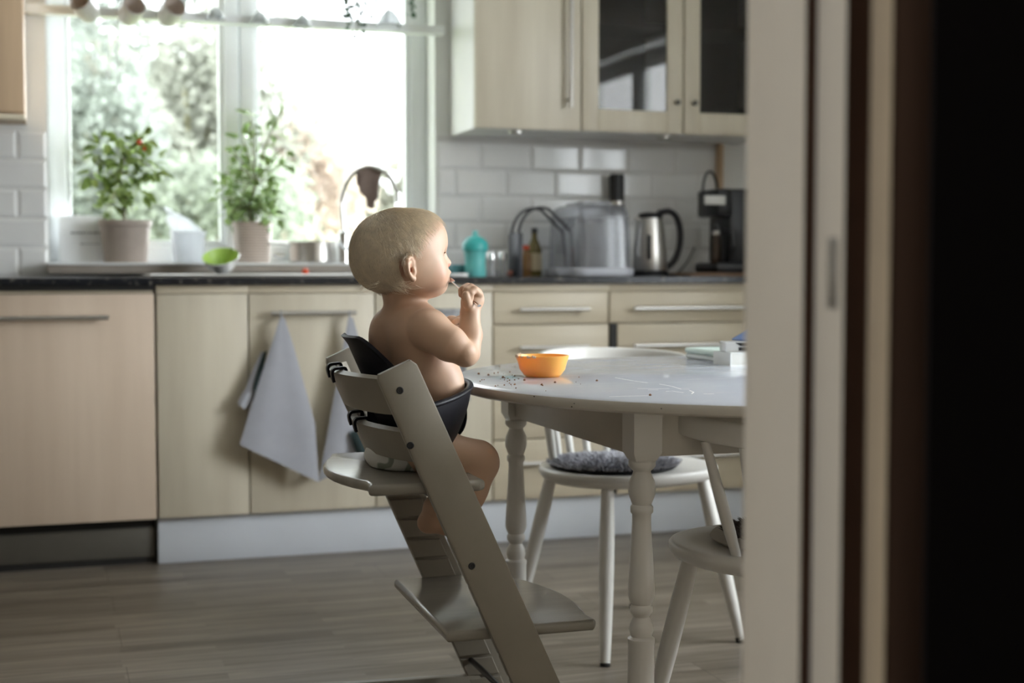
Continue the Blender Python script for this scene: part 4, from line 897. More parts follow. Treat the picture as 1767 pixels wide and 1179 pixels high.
m = MB(); m.tube(bez(q+Vector((-.008, .012, -.012)), q+Vector((-.004, .012, -.03)), q+Vector((-.010, .012, -.045)), q+Vector((-.03, .012, -.055)), 10), .003, 8, flat=(2.4, 1)); m.build('strap', M_white, hc)
# ------------------------------------------------------------------ toddler: one continuous skin grown from a smooth distance field
class SDF:
    def __init__(s, lo, hi, h):
        s.h = h; s.lo = np.array(lo, float); s.n = np.ceil((np.array(hi)-s.lo)/h).astype(int)+1
        s.D = np.full(tuple(s.n), .05, np.float32); s.tint = []
    def _blk(s, lo, hi, pad):
        a = np.clip(np.floor((lo-pad-s.lo)/s.h).astype(int), 0, s.n-1); b = np.clip(np.ceil((hi+pad-s.lo)/s.h).astype(int)+1, 1, s.n)
        ax = [s.lo[i]+s.h*np.arange(a[i], b[i]) for i in range(3)]; X, Y, Z = np.meshgrid(*ax, indexing='ij', sparse=False)
        return tuple(slice(a[i], b[i]) for i in range(3)), np.stack([X, Y, Z], -1).astype(np.float32)
    @staticmethod
    def smin(a, b, k):
        if k <= 0: return np.minimum(a, b)
        h = np.clip(.5+.5*(b-a)/k, 0, 1); return b*(1-h)+a*h-k*h*(1-h)
    def _put(s, sl, d, k, sub): s.D[sl] = -s.smin(-s.D[sl], d, k) if sub else s.smin(s.D[sl], d, k)
    def cap(s, a, b, ra, rb, k=.01, sub=False):
        a = np.array(a, np.float32); b = np.array(b, np.float32); r = max(ra, rb)
        sl, P = s._blk(np.minimum(a, b)-r, np.maximum(a, b)+r, max(k, .006)+.012); ba = b-a
        t = np.clip(((P-a)@ba)/max(float(ba@ba), 1e-12), 0, 1); d = np.linalg.norm(P-a-t[..., None]*ba, axis=-1)-(ra+(rb-ra)*t); s._put(sl, d, k, sub)
    def ell(s, c, r, R=None, k=.01, sub=False):
        c = np.array(c, np.float32); r = np.array(r, np.float32); m = float(r.max())
        sl, P = s._blk(c-m, c+m, max(k, .006)+.012); q = P-c
        if R is not None: q = q@np.array(R, np.float32)
        k0 = np.linalg.norm(q/r, axis=-1); k1 = np.linalg.norm(q/(r*r), axis=-1); d = np.where(k1 > 1e-6, k0*(k0-1)/np.maximum(k1, 1e-6), -m); s._put(sl, d.astype(np.float32), k, sub)
    def sph(s, c, r, k=.01, sub=False): s.cap(c, c, r, r, k, sub)
    def chain(s, pts, rs, k=.003):
        for i in range(len(pts)-1): s.cap(pts[i], pts[i+1], rs[i], rs[i+1], k)
    def val(s, P):
        q = (np.asarray(P)-s.lo)/s.h; i = np.clip(np.floor(q).astype(int), 0, s.n-2); f = q-i; o = 0
        for dx in (0, 1):
            for dy in (0, 1):
                for dz in (0, 1):
                    w = (f[..., 0] if dx else 1-f[..., 0])*(f[..., 1] if dy else 1-f[..., 1])*(f[..., 2] if dz else 1-f[..., 2]); o = o+w*s.D[i[..., 0]+dx, i[..., 1]+dy, i[..., 2]+dz]
        return o
    def grad(s, P):
        e = s.h; P = np.asarray(P); g = np.stack([s.val(P+np.eye(3)[i]*e)-s.val(P-np.eye(3)[i]*e) for i in range(3)], -1); return g/np.maximum(np.linalg.norm(g, axis=-1, keepdims=True), 1e-9)
    def mesh(s):
        """surface nets"""
        D = s.D; S = D < 0; n = s.n-1
        corners = [(x, y, z) for x in (0, 1) for y in (0, 1) for z in (0, 1)]
        cnt = np.zeros(tuple(n), np.uint8)
        for c in corners: cnt += S[c[0]:c[0]+n[0], c[1]:c[1]+n[1], c[2]:c[2]+n[2]]
        cells = np.argwhere((cnt > 0) & (cnt < 8)); idx = np.full(tuple(n), -1, np.int64); idx[tuple(cells.T)] = np.arange(len(cells))
        acc = np.zeros((len(cells), 3)); num = np.zeros(len(cells))
        for a in range(8):
            for b in range(a+1, 8):
                ca, cb = np.array(corners[a]), np.array(corners[b])
                if np.abs(ca-cb).sum() != 1: continue
                da = D[tuple((cells+ca).T)]; db = D[tuple((cells+cb).T)]; m = (da < 0) != (db < 0)
                t = np.where(m, da/np.where(da-db == 0, 1, da-db), 0); p = ca+(cb-ca)*t[:, None]; acc += p*m[:, None]; num += m
        V = s.lo+s.h*(cells+acc/num[:, None]); F = []
        for ax in range(3):
            o = [0, 0, 0]; o[ax] = 1; e1, e2 = [(1, 2), (2, 0), (0, 1)][ax]
            A = S[:-1, :-1, :-1]; B = S[o[0]:S.shape[0]-1+o[0], o[1]:S.shape[1]-1+o[1], o[2]:S.shape[2]-1+o[2]]
            q = np.argwhere(A != B); q = q[(q[:, e1] > 0) & (q[:, e2] > 0)]
            d1 = np.zeros(3, int); d1[e1] = 1; d2 = np.zeros(3, int); d2[e2] = 1
            f = np.stack([idx[tuple((q-d1-d2).T)], idx[tuple((q-d2).T)], idx[tuple(q.T)], idx[tuple((q-d1).T)]], 1)
            fl = A[tuple(q.T)]; f = np.where(fl[:, None], f, f[:, ::-1]); F.append(f)
        return V, np.concatenate(F)
def rotz(a): c, s_ = math.cos(a), math.sin(a); return np.array([[c, -s_, 0], [s_, c, 0], [0, 0, 1]])
def roty(a): c, s_ = math.cos(a), math.sin(a); return np.array([[c, 0, s_], [0, 1, 0], [-s_, 0, c]])
def rotx(a): c, s_ = math.cos(a), math.sin(a); return np.array([[1, 0, 0], [0, c, -s_], [0, s_, c]])
B = SDF((-1.02, -2.26, .40), (-.58, -1.82, 1.07), .0019)
W = lambda px, py, y: at(px, py, Y=y)
CY = -2.03
# torso
RT = rotz(math.radians(20))
rt = lambda c, v: np.array(c)+RT@np.array(v)
cb, cm, cp = W(708, 592, CY), W(727, 662, CY), W(719, 752, CY)
RTl = RT@roty(math.radians(8))
B.ell(cb, (.057, .079, .080), RTl, .02); B.ell(cm, (.066, .076, .075), RT, .035); B.ell(cp, (.067, .084, .066), RT, .03)
B.ell(W(702, 566, CY), (.046, .072, .038), RT, .025)                      # shoulder girdle
B.ell(W(752, 668, CY-.01), (.042, .058, .050), RT, .03)                  # tummy
for s_ in (-1, 1): B.ell(rt(W(705, 587, CY), (-.024, .037*s_, .0)), (.022, .030, .042), RT, .035)    # shoulder blades
B.cap(rt(cb, (-.073, 0, .02)), rt(cm, (-.083, 0, .0)), .010, .010, .022, True)     # spine line
# neck
HC_ = W(690, 445, CY); HY = math.radians(4); RH = rotz(HY)@roty(math.radians(-1.0))
hp = lambda x, y, z: HC_+RH@np.array([x, y, z])
B.cap(hp(-.006, 0, -.045), W(702, 555, CY), .0315, .036, .014)
# arms: each grown on its own, then joined to the body with a tight fold
def part(): o = B.D; B.D = np.full(o.shape, .05, np.float32); return o
def join(o, k): B.D = SDF.smin(o, B.D, k)
Sh, UE, El, Wr = W(742, 571, CY-.086), W(799, 608, CY-.122), W(808, 608, CY-.100), W(811, 541, CY-.072)
o0 = part(); B.cap(Sh, W(777, 594, CY-.112), .0345, .0315, .004); B.cap(W(777, 594, CY-.112), UE, .0315, .0230, .006); o1 = part()
B.cap(El, W(811, 578, CY-.086), .0215, .0218, .004); B.cap(W(811, 578, CY-.086), Wr, .0218, .0172, .006)
Hc = W(814, 521, CY-.066)
B.cap(Wr, Hc, .0172, .0185, .006); B.ell(Hc, (.0185, .0195, .0195), None, .006); B.ell(W(824, 515, CY-.062), (.0105, .018, .016), None, .008)
def fng(pts, rs, k=.0018): B.chain([W(x, y, CY+d) for x, y, d in pts], rs, k)
fng([(827, 508, -.078), (819, 500, -.090), (812, 506, -.096), (812, 516, -.092)], [.0074, .0069, .0064, .0058])
fng([(825, 504, -.068), (813, 496, -.079), (805, 501, -.087), (804, 512, -.086)], [.0074, .0069, .0064, .0058])
fng([(822, 502, -.056), (807, 494.5, -.064), (799, 499, -.074), (799, 511, -.076)], [.0072, .0067, .0062, .0056])
fng([(818, 502, -.044), (803, 496, -.050), (796, 501, -.061), (795.5, 509, -.066)], [.0068, .0062, .0056, .0050])
fng([(812, 533, -.080), (806, 523, -.092), (804, 514, -.098), (803.5, 508, -.099)], [.0092, .0085, .0074, .0062], .003)
B.cap(W(821, 521, CY-.098), W(824, 527, CY-.095), .0045, .0040, .004, True)
B.D = np.minimum(B.D, .05); join(o1, .0030)
join(o0, .0035); B.sph(W(803, 612, CY-.110), .0225, .010); B.cap(W(718, 568, CY-.055), W(738, 566, CY-.080), .032, .032, .020)
o0 = part()
L1, L2, L3 = W(680, 580, CY+.070), W(735, 622, CY+.115), W(773, 566, CY+.055)
B.cap(L1, L2, .031, .026, .006); B.cap(L2, L3, .025, .018, .006)
B.ell(L3+np.array([.006, -.006, .008]), (.017, .016, .016), None, .006)
for i in range(4): a_ = L3+np.array([.012+.002*i, -.016+.008*i, .016-.003*i]); B.chain([a_, a_+np.array([.011, -.006, .006]), a_+np.array([.015, -.014, -.004])], [.0058, .0055, .005], .002)
B.chain([L3+np.array([-.004, -.014, .004]), L3+np.array([.006, -.024, .012]), L3+np.array([.014, -.026, .016])], [.0065, .006, .0052], .002)
join(o0, .008); B.cap(W(690, 574, CY+.045), L1, .031, .029, .02)
# legs
for side, (hip, kn, kf, an, hl, toe) in enumerate((((728, 777, -.062), (823, 791, -.075), (826, 800, -.073), (794, 900, -.080), (796, 914, -.080), (834, 966, -.085)),
                                                  ((724, 772, .055), (822, 790, .080), (826, 798, .082), (752, 876, .085), (739, 902, .088), (806, 918, .092)))):
    hip, kn, kf, an, hl, toe = [W(x, y, CY+d) for x, y, d in (hip, kn, kf, an, hl, toe)]
    B.cap(hip, kn, .041, .0335, .020)
    B.sph(kf, .0355, .012); B.cap(kf, an, .0345, .0225, .012); B.ell(kf*.62+an*.38+np.array([-.006, 0, 0]), (.034, .033, .042), None, .015)
    B.sph(hl, .0175, .010); B.cap(an, hl, .021, .0175, .010); ft = hl*.25+toe*.75; B.cap(hl, ft, .0175, .0165, .010); B.cap(an, ft, .018, .014, .012)
    d = (toe-hl)/np.linalg.norm(toe-hl)
    for i in range(5): o = np.array([0, (-.014+.007*i)*(1 if side == 0 else -1), 0]); B.cap(ft+o, toe+o-d*(.004*abs(i-1)), .0075 if i == 0 else .0058, .0066 if i == 0 else .005, .003)
# head
B.ell(hp(-.002, 0, .013), (.086, .0715, .0745), RH, .012); B.ell(hp(-.036, 0, -.010), (.046, .056, .044), RH, .018)
B.ell(hp(.040, 0, -.024), (.046, .054, .046), RH, .02); B.sph(hp(.044, 0, .036), .0440, .02)
for s_ in (-1, 1): B.ell(hp(.049, .030*s_, -.032), (.0295, .028, .030), RH, .014); B.ell(hp(.010, .040*s_, -.034), (.034, .022, .028), RH, .02)
B.ell(hp(.066, 0, -.036), (.026, .031, .024), RH, .014); B.ell(hp(.063, 0, -.056), (.024, .024, .0155), RH, .012); B.ell(hp(.030, 0, -.054), (.035, .034, .016), RH, .02)
for s_ in (-1, 1):
    B.ell(hp(.0855, .0265*s_, .004), (.0165, .0155, .0095), RH, .010, True); B.ell(hp(.0655, .0270*s_, .0100), (.0095, .0125, .0045), RH, .004); B.ell(hp(.0650, .0265*s_, -.0035), (.0090, .0120, .0040), RH, .004)
B.chain([hp(.0775, 0, .011), hp(.0830, 0, -.001), hp(.0900, 0, -.0105)], [.0060, .0062, .0086], .006)
for s_ in (-1, 1): B.sph(hp(.0845, .0078*s_, -.0125), .0058, .003); B.sph(hp(.0885, .0045*s_, -.0180), .0026, .002, True)
B.ell(hp(.0870, 0, -.0280), (.0105, .0165, .0058), RH, .004); B.ell(hp(.0840, 0, -.0415), (.0100, .0145, .0062), RH, .004)
B.ell(hp(.0960, 0, -.0348), (.016, .0125, .0030), RH, .002, True)
# ears
def ear(s_):
    O = hp(-.001, .0680*s_, -.019); ub = RH@np.array([-math.cos(.58), s_*math.sin(.58), 0]); uz = RH@np.array([-.10, 0, 1.]); uo = RH@np.array([math.sin(.58), s_*math.cos(.58), 0])
    e = lambda b, z, o=0: O+ub*b*.86+uz*z*.88+uo*o
    B.chain([e(-.004, .006, .001), e(-.003, .014, .003), e(.003, .0205, .005), e(.011, .0215, .006), e(.0185, .0165, .007), e(.0215, .007, .007), e(.0200, -.004, .006), e(.0150, -.0135, .005), e(.008, -.0195, .004), e(.002, -.0215, .003)], [.0028, .0030, .0032, .0033, .0033, .0032, .0031, .0032, .0042, .0052], .002)
    B.chain([e(.002, -.0215, .003), e(-.002, -.015, .002)], [.0050, .0036], .003)
    Re = np.stack([ub/np.linalg.norm(ub), uo/np.linalg.norm(uo), uz/np.linalg.norm(uz)], 1)
    B.ell(e(.008, .001, .001), (.0155, .0045, .0195), Re, .003)
    B.chain([e(.006, .015, .0045), e(.013, .008, .0055), e(.0135, -.002, .0055), e(.009, -.011, .005)], [.0020, .0023, .0023, .0020], .002)
    B.ell(e(.004, -.001, .007), (.0075, .0060, .0085), Re, .003, True)
    B.ell(e(.0015, -.004, .003), (.0040, .0070, .0045), Re, .002, True)
    B.chain([e(-.0035, -.002, .002), e(-.003, -.008, .0035), e(-.001, -.012, .003)], [.0032, .0034, .0030], .003)
    return O
EAR = {s_: ear(s_) for s_ in (-1, 1)}
V, Fq = B.mesh()
me = bpy.data.meshes.new('person'); me.from_pydata(V.tolist(), [], Fq.tolist())
# keep the one connected body
bm = bmesh.new(); bm.from_mesh(me); bm.verts.ensure_lookup_table(); seen = set(); best = []
for v in bm.verts:
    if v.index in seen: continue
    st_ = [v]; comp = []; seen.add(v.index)
    while st_:
        q = st_.pop(); comp.append(q)
        for e in q.link_edges:
            o = e.other_vert(q)
            if o.index not in seen: seen.add(o.index); st_.append(o)
    if len(comp) > len(best): best = comp
keep = set(v.index for v in best); bmesh.ops.delete(bm, geom=[v for v in bm.verts if v.index not in keep], context='VERTS')
bmesh.ops.smooth_vert(bm, verts=list(bm.verts), factor=.5, use_axis_x=True, use_axis_y=True, use_axis_z=True)
bmesh.ops.recalc_face_normals(bm, faces=list(bm.faces)); bm.to_mesh(me); bm.free()
me.polygons.foreach_set('use_smooth', [True]*len(me.polygons))
nv = len(me.vertices); co = np.empty(nv*3); me.vertices.foreach_get('co', co); co = co.reshape(-1, 3)
SKIN = np.array([.55, .36, .25]); col = np.tile(SKIN, (nv, 1))
def stain(c, r, to, w, Rm=None):
    q = co-np.array(c)
    if Rm is not None: q = q@Rm
    d = np.linalg.norm(q/np.array(r), axis=1); m = np.clip(1.4-d*1.4, 0, 1)[:, None]*w; col[:] = col*(1-m)+np.array(to)*m
for s_ in (-1, 1):
    stain(hp(.058, .040*s_, -.030), (.03, .03, .026), (.70, .34, .24), .5); stain(EAR[s_]+(hp(-.012, 0, 0)-hp(0, 0, 0)), (.015, .016, .022), (.56, .27, .18), .5)
    stain(EAR[s_]+(hp(-.002, 0.0, -.003)-hp(0, 0, 0)), (.007, .012, .009), (.32, .11, .07), .55)
    stain(hp(.090, .006*s_, -.0165), (.008, .008, .007), (.55, .15, .11), .8)
stain(hp(.092, 0, -.0285), (.016, .019, .006), (.55, .22, .17), .8, RH); stain(hp(.089, 0, -.041), (.016, .016, .007), (.50, .18, .13), .8, RH)
for x, y, z, r in ((.082, -.022, -.040, .010), (.078, -.020, -.050, .009), (.080, -.026, -.046, .006), (.088, -.016, -.046, .007)): stain(hp(x, y, z), (r, r, r*.8), (.12, .05, .03), .75)
rg = random.Random(2)
for k in range(26): p = co[rg.randrange(nv)]; stain(p, (.010, .010, .010), (.68, .34, .22), .25)
at_ = me.color_attributes.new('skin_tone', 'FLOAT_COLOR', 'POINT'); at_.data.foreach_set('color', np.concatenate([col, np.ones((nv, 1))], 1).astype(np.float32).ravel())
M_skin = mat('skin', tuple(SKIN), .48, .03, 40, sss=.05, bump=.04, bscale=900, spec=.4); nt = M_skin.node_tree
ca = _n(nt, 'ShaderNodeVertexColor', layer_name='skin_tone'); nt.links.new(ca.outputs['Color'], nt.nodes['Principled BSDF'].inputs['Base Color'])
me.materials.append(M_skin); me.update()
kid = bpy.data.objects.new('person', me); COL.objects.link(kid)
tag(kid, 'bare-chested blond toddler sitting in the high chair eating with a spoon', 'person')
for s_ in (-1, 1):
    m = MB(); m.ball(hp(.0632, .0265*s_, .0035), .0108, 20, 14); e_ = m.build('eyeball', mat('eye_white', (.75, .74, .72), .12, .01), kid)
    d = RH@np.array([1, -.0*s_, 0]); m = MB(); m.ball(hp(.0632+.0068, .0265*s_, .0035), (.0054, .0054, .0054), 16, 10); m.build('iris', mat('blue_iris', (.05, .10, .16), .1, .2), e_)
    m = MB()
    for k in range(14):
        a = (k/13-.5)*1.5; r_ = hp(.0745-.004*abs(a), (.0265+.0095*math.sin(a))*s_, .0082-.0022*abs(a)); t_ = r_+RH@np.array([.0048, .0025*math.sin(a)*s_, .0016]); m.tube([r_, (np.array(r_)+t_)/2+np.array([0, 0, -.0006]), t_], [.00028, .0002, .00006], 4)
    m.build('eyelashes', mat('light_brown_lash', (.12, .07, .04), .6, .1), kid, 0, fix=False)
# hair: thin cap following the skull plus combed fine strands
M_hair = mat('blond_hair', (.86, .75, .59), .36, .10, 60, spec=.4, sheen=.1); M_hairb = mat('blond_hair_base', (.50, .405, .29), .6, .06, 50)
loc = (co-HC_)@RH                                          # skull coordinates
def hairline(p):
    """>0 inside the hair region (skull coordinates)"""
    x, y, z = p[:, 0], p[:, 1], p[:, 2]; ay = np.abs(y)
    front = .066-.85*ay-.5*np.clip(.055-z, 0, 1)*np.clip(1-ay/.05, 0, 1)      # forehead border moves back lower down
    side = np.where(x > -.012, z-(.010+.55*(x+.012)), np.where(x > -.036, z+.026, z+.043+.25*np.clip(-x-.04, 0, .1)))
    return np.minimum(front-x, side)
hl_ = hairline(loc); near = (np.linalg.norm(loc*np.array([1, 1, 1]), axis=1) < .115)
earm = np.min([np.linalg.norm((co-(EAR[s_]+(hp(-.008, 0, 0)-hp(0, 0, 0))))/np.array([.0165, .03, .025]), axis=1) for s_ in (-1, 1)], axis=0) > 1.
msk = (hl_ > 0) & near & earm
vi = np.where(msk)[0]; mp_ = -np.ones(nv, int); mp_[vi] = np.arange(len(vi))
fc = np.array([p.vertices[:] for p in me.polygons]); fk = fc[(mp_[fc] >= 0).all(1)]
nr = np.empty(nv*3); me.vertex_normals.foreach_get('vector', nr); nr = nr.reshape(-1, 3)
rgn = np.random.RandomState(4)
off = np.clip(hl_[vi]/.03, 0, 1)*.0020+.0002
ph = loc[vi]; an_ = np.arctan2(ph[:, 1], ph[:, 2]*.6-ph[:, 0]); lumps = .0002*np.sin(an_*23+ph[:, 2]*60)+.0002*np.sin(an_*47+ph[:, 0]*80)
m = MB(); m.add(co[vi]+nr[vi]*(off+lumps*np.clip(hl_[vi]/.02, 0, 1))[:, None], mp_[fk].tolist()); hair = m.build('hair', M_hairb, kid, 80, fix=False)
NS = 8500; NP = 9
sel = vi[rgn.randint(0, len(vi), NS)]; P = co[sel].copy(); crown = np.array(hp(-.045, .008, .068))
crl = np.array([-.045, .008, .070])
pts = [P+nr[sel]*.0012]
Lh = rgn.uniform(.040, .080, NS)*np.clip(.35+hl_[sel]/.05, .3, 1.1); jit = rgn.normal(0, .22, (NS, 3))
for k in range(1, NP):
    p = pts[-1]; g = B.grad(p); l = (p-HC_)@RH; d = l-crl; d = d-0
    d[:, 2] -= .02+.05*np.clip(.03-l[:, 2], 0, .1)*8; d[:, 0] += np.where(l[:, 0] > .0, .012, -.004)
    w = d@RH.T; w = w/np.maximum(np.linalg.norm(w, axis=1, keepdims=True), 1e-6)+jit*.30; w -= g*(w*g).sum(1, keepdims=True); w /= np.maximum(np.linalg.norm(w, axis=1, keepdims=True), 1e-6)
    q = p+w*(Lh/NP)[:, None]; t = B.val(q); want = .0022+.0030*rgn.rand(NS)*np.sin(PI*k/NP)+np.where(rgn.rand(NS) < .04, .002*k/NP, 0); q = q+B.grad(q)*(want-np.clip(t, -.02, .03))[:, None]*.8; pts.append(q)
S_ = np.stack(pts, 1)
# a few loose wisps behind the ear and at the nape
def wisps(n, c, spread, dirs, L, r0):
    out = []
    for k in range(n):
        a = np.array(hp(*c))+RH@(rgn.normal(0, 1, 3)*np.array(spread)); v = RH@np.array(dirs, float)+rgn.normal(0, .25, 3); v /= np.linalg.norm(v); b = RH@np.array([.0, 0, .35])+rgn.normal(0, .2, 3); Lk = L*rgn.uniform(.6, 1.2)
        pp = [a+v*Lk*t+b*Lk*t*t*.8 for t in np.linspace(0, 1, NP)]; pp = np.array(pp); tv = B.val(pp); pp += B.grad(pp)*np.clip(.0025-tv, 0, .02)[:, None]; out.append(pp)
    return np.array(out)
S_ = np.concatenate([S_, wisps(60, (-.066, -.01, -.046), (.006, .022, .005), (-.9, 0, -.5), .013, 1), wisps(40, (-.022, -.056, -.047), (.010, .003, .006), (.8, -.1, -.5), .026, 1)])
def strands(S_, r, q=3):
    N, K, _ = S_.shape; T = np.gradient(S_, axis=1); T /= np.maximum(np.linalg.norm(T, axis=2, keepdims=True), 1e-9); U = np.cross(T, np.array([.3, .5, .81])); U /= np.maximum(np.linalg.norm(U, axis=2, keepdims=True), 1e-9); Wv = np.cross(T, U)
    rr_ = (r*np.linspace(1, .35, K))[None, :, None]; ring = [S_+(U*math.cos(2*PI*i/q)+Wv*math.sin(2*PI*i/q))*rr_ for i in range(q)]
    Vv = np.stack(ring, 2).reshape(-1, 3); b = (np.arange(N)*K*q)[:, None, None]+(np.arange(K-1)*q)[None, :, None]+np.arange(q)[None, None, :]; nx = (np.arange(N)*K*q)[:, None, None]+(np.arange(K-1)*q)[None, :, None]+((np.arange(q)+1) % q)[None, None, :]
    return Vv, np.stack([b, nx, nx+q, b+q], -1).reshape(-1, 4)
earc = [EAR[s_]+(hp(-.004, 0, 0)-hp(0, 0, 0)) for s_ in (-1, 1)]
S_ = S_[~np.any([(np.linalg.norm((S_-c)/np.array([.0165, .03, .023]), axis=2) < 1).any(1) for c in earc], axis=0)]
Vv, Ff = strands(S_, .00036)
mh = bpy.data.meshes.new('hair_strands'); mh.from_pydata(Vv.tolist(), [], Ff.tolist()); mh.materials.append(M_hair); mh.polygons.foreach_set('use_smooth', [True]*len(mh.polygons)); mh.update()
o = bpy.data.objects.new('hair_strands', mh); COL.objects.link(o); o.parent = hair; tag(o, kind='stuff')
# nappy
M_nap = mat('white_nappy', (.60, .60, .57), .8, .10, 18, bump=.3, bscale=60); 
nm = M_nap.node_tree; bsd = nm.nodes['Principled BSDF']; vz_ = _n(nm, 'ShaderNodeTexWave', Scale=9., Distortion=6., Detail=3.); tcn = _n(nm, 'ShaderNodeTexCoord'); nm.links.new(tcn.outputs['Object'], vz_.inputs['Vector']); rpn = _n(nm, 'ShaderNodeValToRGB'); rpn.color_ramp.elements[0].position = .12; rpn.color_ramp.elements[1].position = .28; rpn.color_ramp.elements[0].color = (.26, .29, .24, 1); rpn.color_ramp.elements[1].color = (.62, .62, .59, 1); nm.links.new(vz_.outputs['Color'], rpn.inputs[0]); nm.links.new(rpn.outputs[0], bsd.inputs['Base Color'])
NB = SDF((-.95, -2.17, .55), (-.72, -1.88, .72), .004); c0 = W(704, 785, CY); NB.ell(c0, (.076, .090, .040), RT, .01)
NB.D = np.maximum(NB.D, (.5745-(NB.lo[2]+NB.h*np.arange(NB.n[2])))[None, None, :].astype(np.float32)); NB.D = np.maximum(NB.D, ((NB.lo[2]+NB.h*np.arange(NB.n[2]))-.665)[None, None, :].astype(np.float32))
v_, f_ = NB.mesh(); m = MB(); m.add(v_.tolist(), f_.tolist()); m.build('nappy', M_nap, kid, 60)
# spoon held in the fist
a = np.array(hp(.086, 0, -.0345)); c = W(795, 499, CY-.045); d_ = W(827, 528, CY-.098)
sp = thing('spoon', (c+d_)/2, 'small steel spoon in the toddler\'s fist and mouth', 'spoon')
ax = Vector(a-c).normalized(); nrm_ = Vector((0, 0, 1)); sd = ax.cross(nrm_).normalized(); up_ = sd.cross(ax).normalized(); m = MB()
def bowl(u, v):
    t = u; w = .0098*math.sqrt(max(0, math.sin(PI*min(1, t*.97+.03))))*(1.08-.25*t); s = (2*v-1); return Vector(a)-ax*(.030*(1-t))+sd*(w*s)+up_*(-.0045*(1-s*s)*math.sin(PI*t))
m.sheet(bowl, 16, 8, .0011); m.build('spoon_bowl', M_chrome, sp, 60)
m = MB(); m.tube([Vector(a)-ax*.029, Vector(c)+ax*.001, Vector(c)*.6+Vector(d_)*.4+Vector((0, 0, .001)), Vector(d_)], [.0016, .0018, .0022, .0030], 10, flat=(1.5, .7)); m.build('spoon_handle', M_chrome, sp, 60)
# ------------------------------------------------------------------ garden outside
M_lawn = mat('lawn', (.22, .26, .13), .9, .25, 3)
g = MB().box((-30, .95, -.6), (40, 60, -.5)).build('ground', M_lawn, None, 0); tag(g, kind='structure')
def bush(name, c, r, n, L, m, label, cat, seed, trunk=None):
    rg = random.Random(seed); t = thing(name, (c[0], c[1], -.5), label, cat, 'garden shrubs and trees outside the window')
    lf = MB(); lumps = [(Vector((rg.uniform(-1, 1)*r[0]*.7, rg.uniform(-1, 1)*r[1]*.7, rg.uniform(-1, 1)*r[2]*.7)), rg.uniform(.35, .6)) for _ in range(16)]
    for k in range(n):
        o, s = rg.choice(lumps); d = rnd_dir(rg, .1); q = Vector(c)+o+Vector((d.x*r[0]*s, d.y*r[1]*s, d.z*r[2]*s))
        leaf(lf, q, rnd_dir(rg, -.3), rnd_dir(rg, .8), L*rg.uniform(.6, 1.3), L*.7)
    lf.build('foliage', m, t, 0, fix=False)
    st = MB()
    for k in range(6):
        o, s = lumps[k]; st.tube(bez((c[0]+rg.uniform(-.15, .15), c[1], -.5), (c[0], c[1], c[2]*.3), Vector(c)+o*.5, Vector(c)+o, 6), [.05, .045, .04, .03, .025, .02, .015], 7)
    st.build('branches', M_stem, t, 0); return t
def garden_leaf(name, col):
    m = mat(name, col, .8, .22, 2); nt = m.node_tree; b = nt.nodes['Principled BSDF']; tr = _n(nt, 'ShaderNodeBsdfTranslucent'); mx = _n(nt, 'ShaderNodeMixShader', Fac=.5)
    src = b.inputs['Base Color'].links[0].from_socket; nt.links.new(src, tr.inputs['Color']); nt.links.new(b.outputs[0], mx.inputs[1]); nt.links.new(tr.outputs[0], mx.inputs[2]); nt.links.new(mx.outputs[0], nt.nodes['Material Output'].inputs[0]); return m
ML = [garden_leaf('pale_green_garden_leaf', (.31, .32, .27)), garden_leaf('grey_green_garden_leaf', (.24, .265, .23)), garden_leaf('autumn_garden_leaf', (.54, .46, .39)), garden_leaf('light_yellow_garden_leaf', (.27, .27, .22)), garden_leaf('dark_garden_leaf', (.26, .29, .23)), garden_leaf('far_hedge_leaf', (.072, .076, .058))]
def gp(px, py, y): return at(px, py, Y=y)
for (name, px, py, y, r, n, L, mi, lb, cat, sd) in (
    ('shrub', 150, 300, 7.0, (.62, .6, 1.5), 8000, .075, 1, 'grey green shrub outside behind the taupe flower pot', 'shrub', 1),
    ('tree', 335, 255, 8.0, (.95, .7, 1.6), 10000, .08, 0, 'pale green leafy tree outside the middle of the left window pane', 'tree', 2),
    ('shrub', 235, 340, 9.5, (1.3, .8, 1.3), 10000, .09, 3, 'light yellowish shrub outside behind the white plastic tub', 'shrub', 3),
    ('shrub', 560, 350, 8.0, (.38, .4, .75), 3600, .07, 2, 'rusty orange autumn shrub outside the right window pane', 'shrub', 4),
    ('shrub', 475, 410, 10., (.9, .8, 1.0), 6000, .09, 0, 'pale shrub outside behind the ribbed flower pot', 'shrub', 5),
    ('shrub', 395, 395, 6.2, (.75, .5, .55), 3600, .07, 4, 'darker low shrub outside at the foot of the left pane', 'shrub', 6),
    ('hedge', 215, 270, 13., (2.3, .8, 2.3), 18000, .12, 5, 'tall pale hedge far outside filling the left window pane', 'hedge', 8),
    ('hedge', 520, 400, 16., (1.8, .8, 1.1), 8000, .12, 5, 'lower pale hedge far outside behind the right window pane', 'hedge', 9),
    ('shrub', 650, 400, 9.0, (.9, .6, .7), 3600, .09, 3, 'low pale shrub outside behind the kitchen tap', 'shrub', 7)):
    p = gp(px, py, y); bush(name, tuple(p), r, n, L, ML[mi], lb, cat, sd)
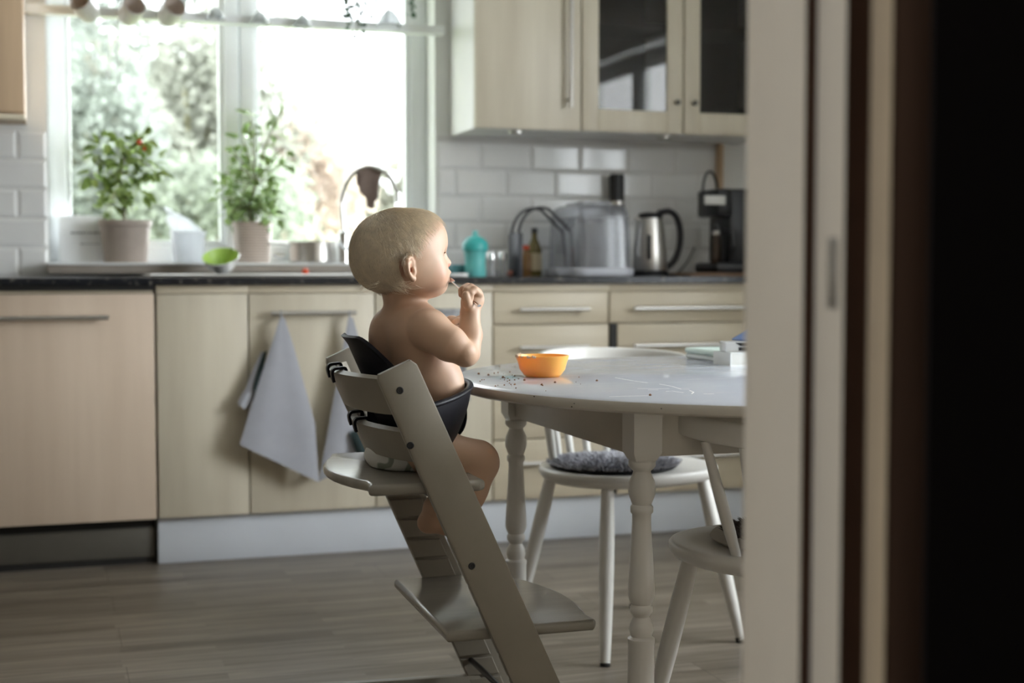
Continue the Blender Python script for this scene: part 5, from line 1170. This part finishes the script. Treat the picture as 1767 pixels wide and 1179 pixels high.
# ------------------------------------------------------------------ daylight: overcast sky, brighter towards the side of the right-hand window
wd = bpy.data.worlds.new('sky'); SC.world = wd; wd.use_nodes = True; nt = wd.node_tree; bg = nt.nodes['Background']
tc = _n(nt, 'ShaderNodeTexCoord'); sx = _n(nt, 'ShaderNodeSeparateXYZ'); nt.links.new(tc.outputs['Generated'], sx.inputs[0])
mr = _n(nt, 'ShaderNodeMapRange', interpolation_type='SMOOTHSTEP'); mr.inputs['From Min'].default_value = .15; mr.inputs['From Max'].default_value = .8; mr.inputs['To Min'].default_value = SKY_BACK; mr.inputs['To Max'].default_value = SKY_RIGHT
nt.links.new(sx.outputs['X'], mr.inputs['Value']); nt.links.new(mr.outputs[0], bg.inputs['Strength']); bg.inputs['Color'].default_value = (.90, .96, 1., 1)
def portal(name, loc, rot, sx_, sy_):
    l = bpy.data.lights.new(name, 'AREA'); l.shape = 'RECTANGLE'; l.size = sx_; l.size_y = sy_; l.cycles.is_portal = True; o = bpy.data.objects.new(name, l); COL.objects.link(o); o.location = loc; o.rotation_euler = rot
portal('window_portal', ((WX0+WX1)/2, YB+.30, (WZ0+WZ1)/2), (-PI/2, 0, 0), WX1-WX0, WZ1-WZ0)
portal('window_portal', (XL-.12, (H0+H1)/2, (HZ0+HZ1)/2), (0, -PI/2, 0), HZ1-HZ0, H1-H0)
portal('window_portal', (XR+.27, (R0+R1)/2, (RZ0+RZ1)/2), (0, PI/2, 0), RZ1-RZ0, R1-R0)
# ------------------------------------------------------------------ camera
cd = bpy.data.cameras.new('camera'); cd.sensor_width = 36.; cd.lens = FPX/1767*36; cd.clip_start = .02
co_ = bpy.data.objects.new('camera', cd); COL.objects.link(co_); co_.location = CAM_LOC; co_.rotation_euler = (PI/2-PITCH, 0, -HEAD); SC.camera = co_
cd.dof.use_dof = True; cd.dof.focus_distance = 2.56; cd.dof.aperture_fstop = 2.8; cd.dof.aperture_blades = 9
SC.view_settings.view_transform = 'Standard'; SC.view_settings.look = 'None'; SC.view_settings.gamma = 1.; SC.view_settings.use_curve_mapping = False; SC.view_settings.exposure = EXPO
SC.cycles.max_bounces = 10; SC.cycles.diffuse_bounces = 6; SC.cycles.glossy_bounces = 4; SC.cycles.transparent_max_bounces = 16; SC.cycles.transmission_bounces = 6
SC.cycles.use_denoising = True; SC.cycles.sample_clamp_indirect = 6.; SC.cycles.caustics_reflective = False; SC.cycles.caustics_refractive = False
hl = bpy.data.lights.new('hall_fill', 'POINT'); hl.energy = HALL; hl.color = (1., .72, .48); hl.shadow_soft_size = .12; ho = bpy.data.objects.new('hall_fill', hl); COL.objects.link(ho); ho.location = (-2.4, -5.6, 2.1)  # added warm fill behind the camera, no fitting; lifts the door casing
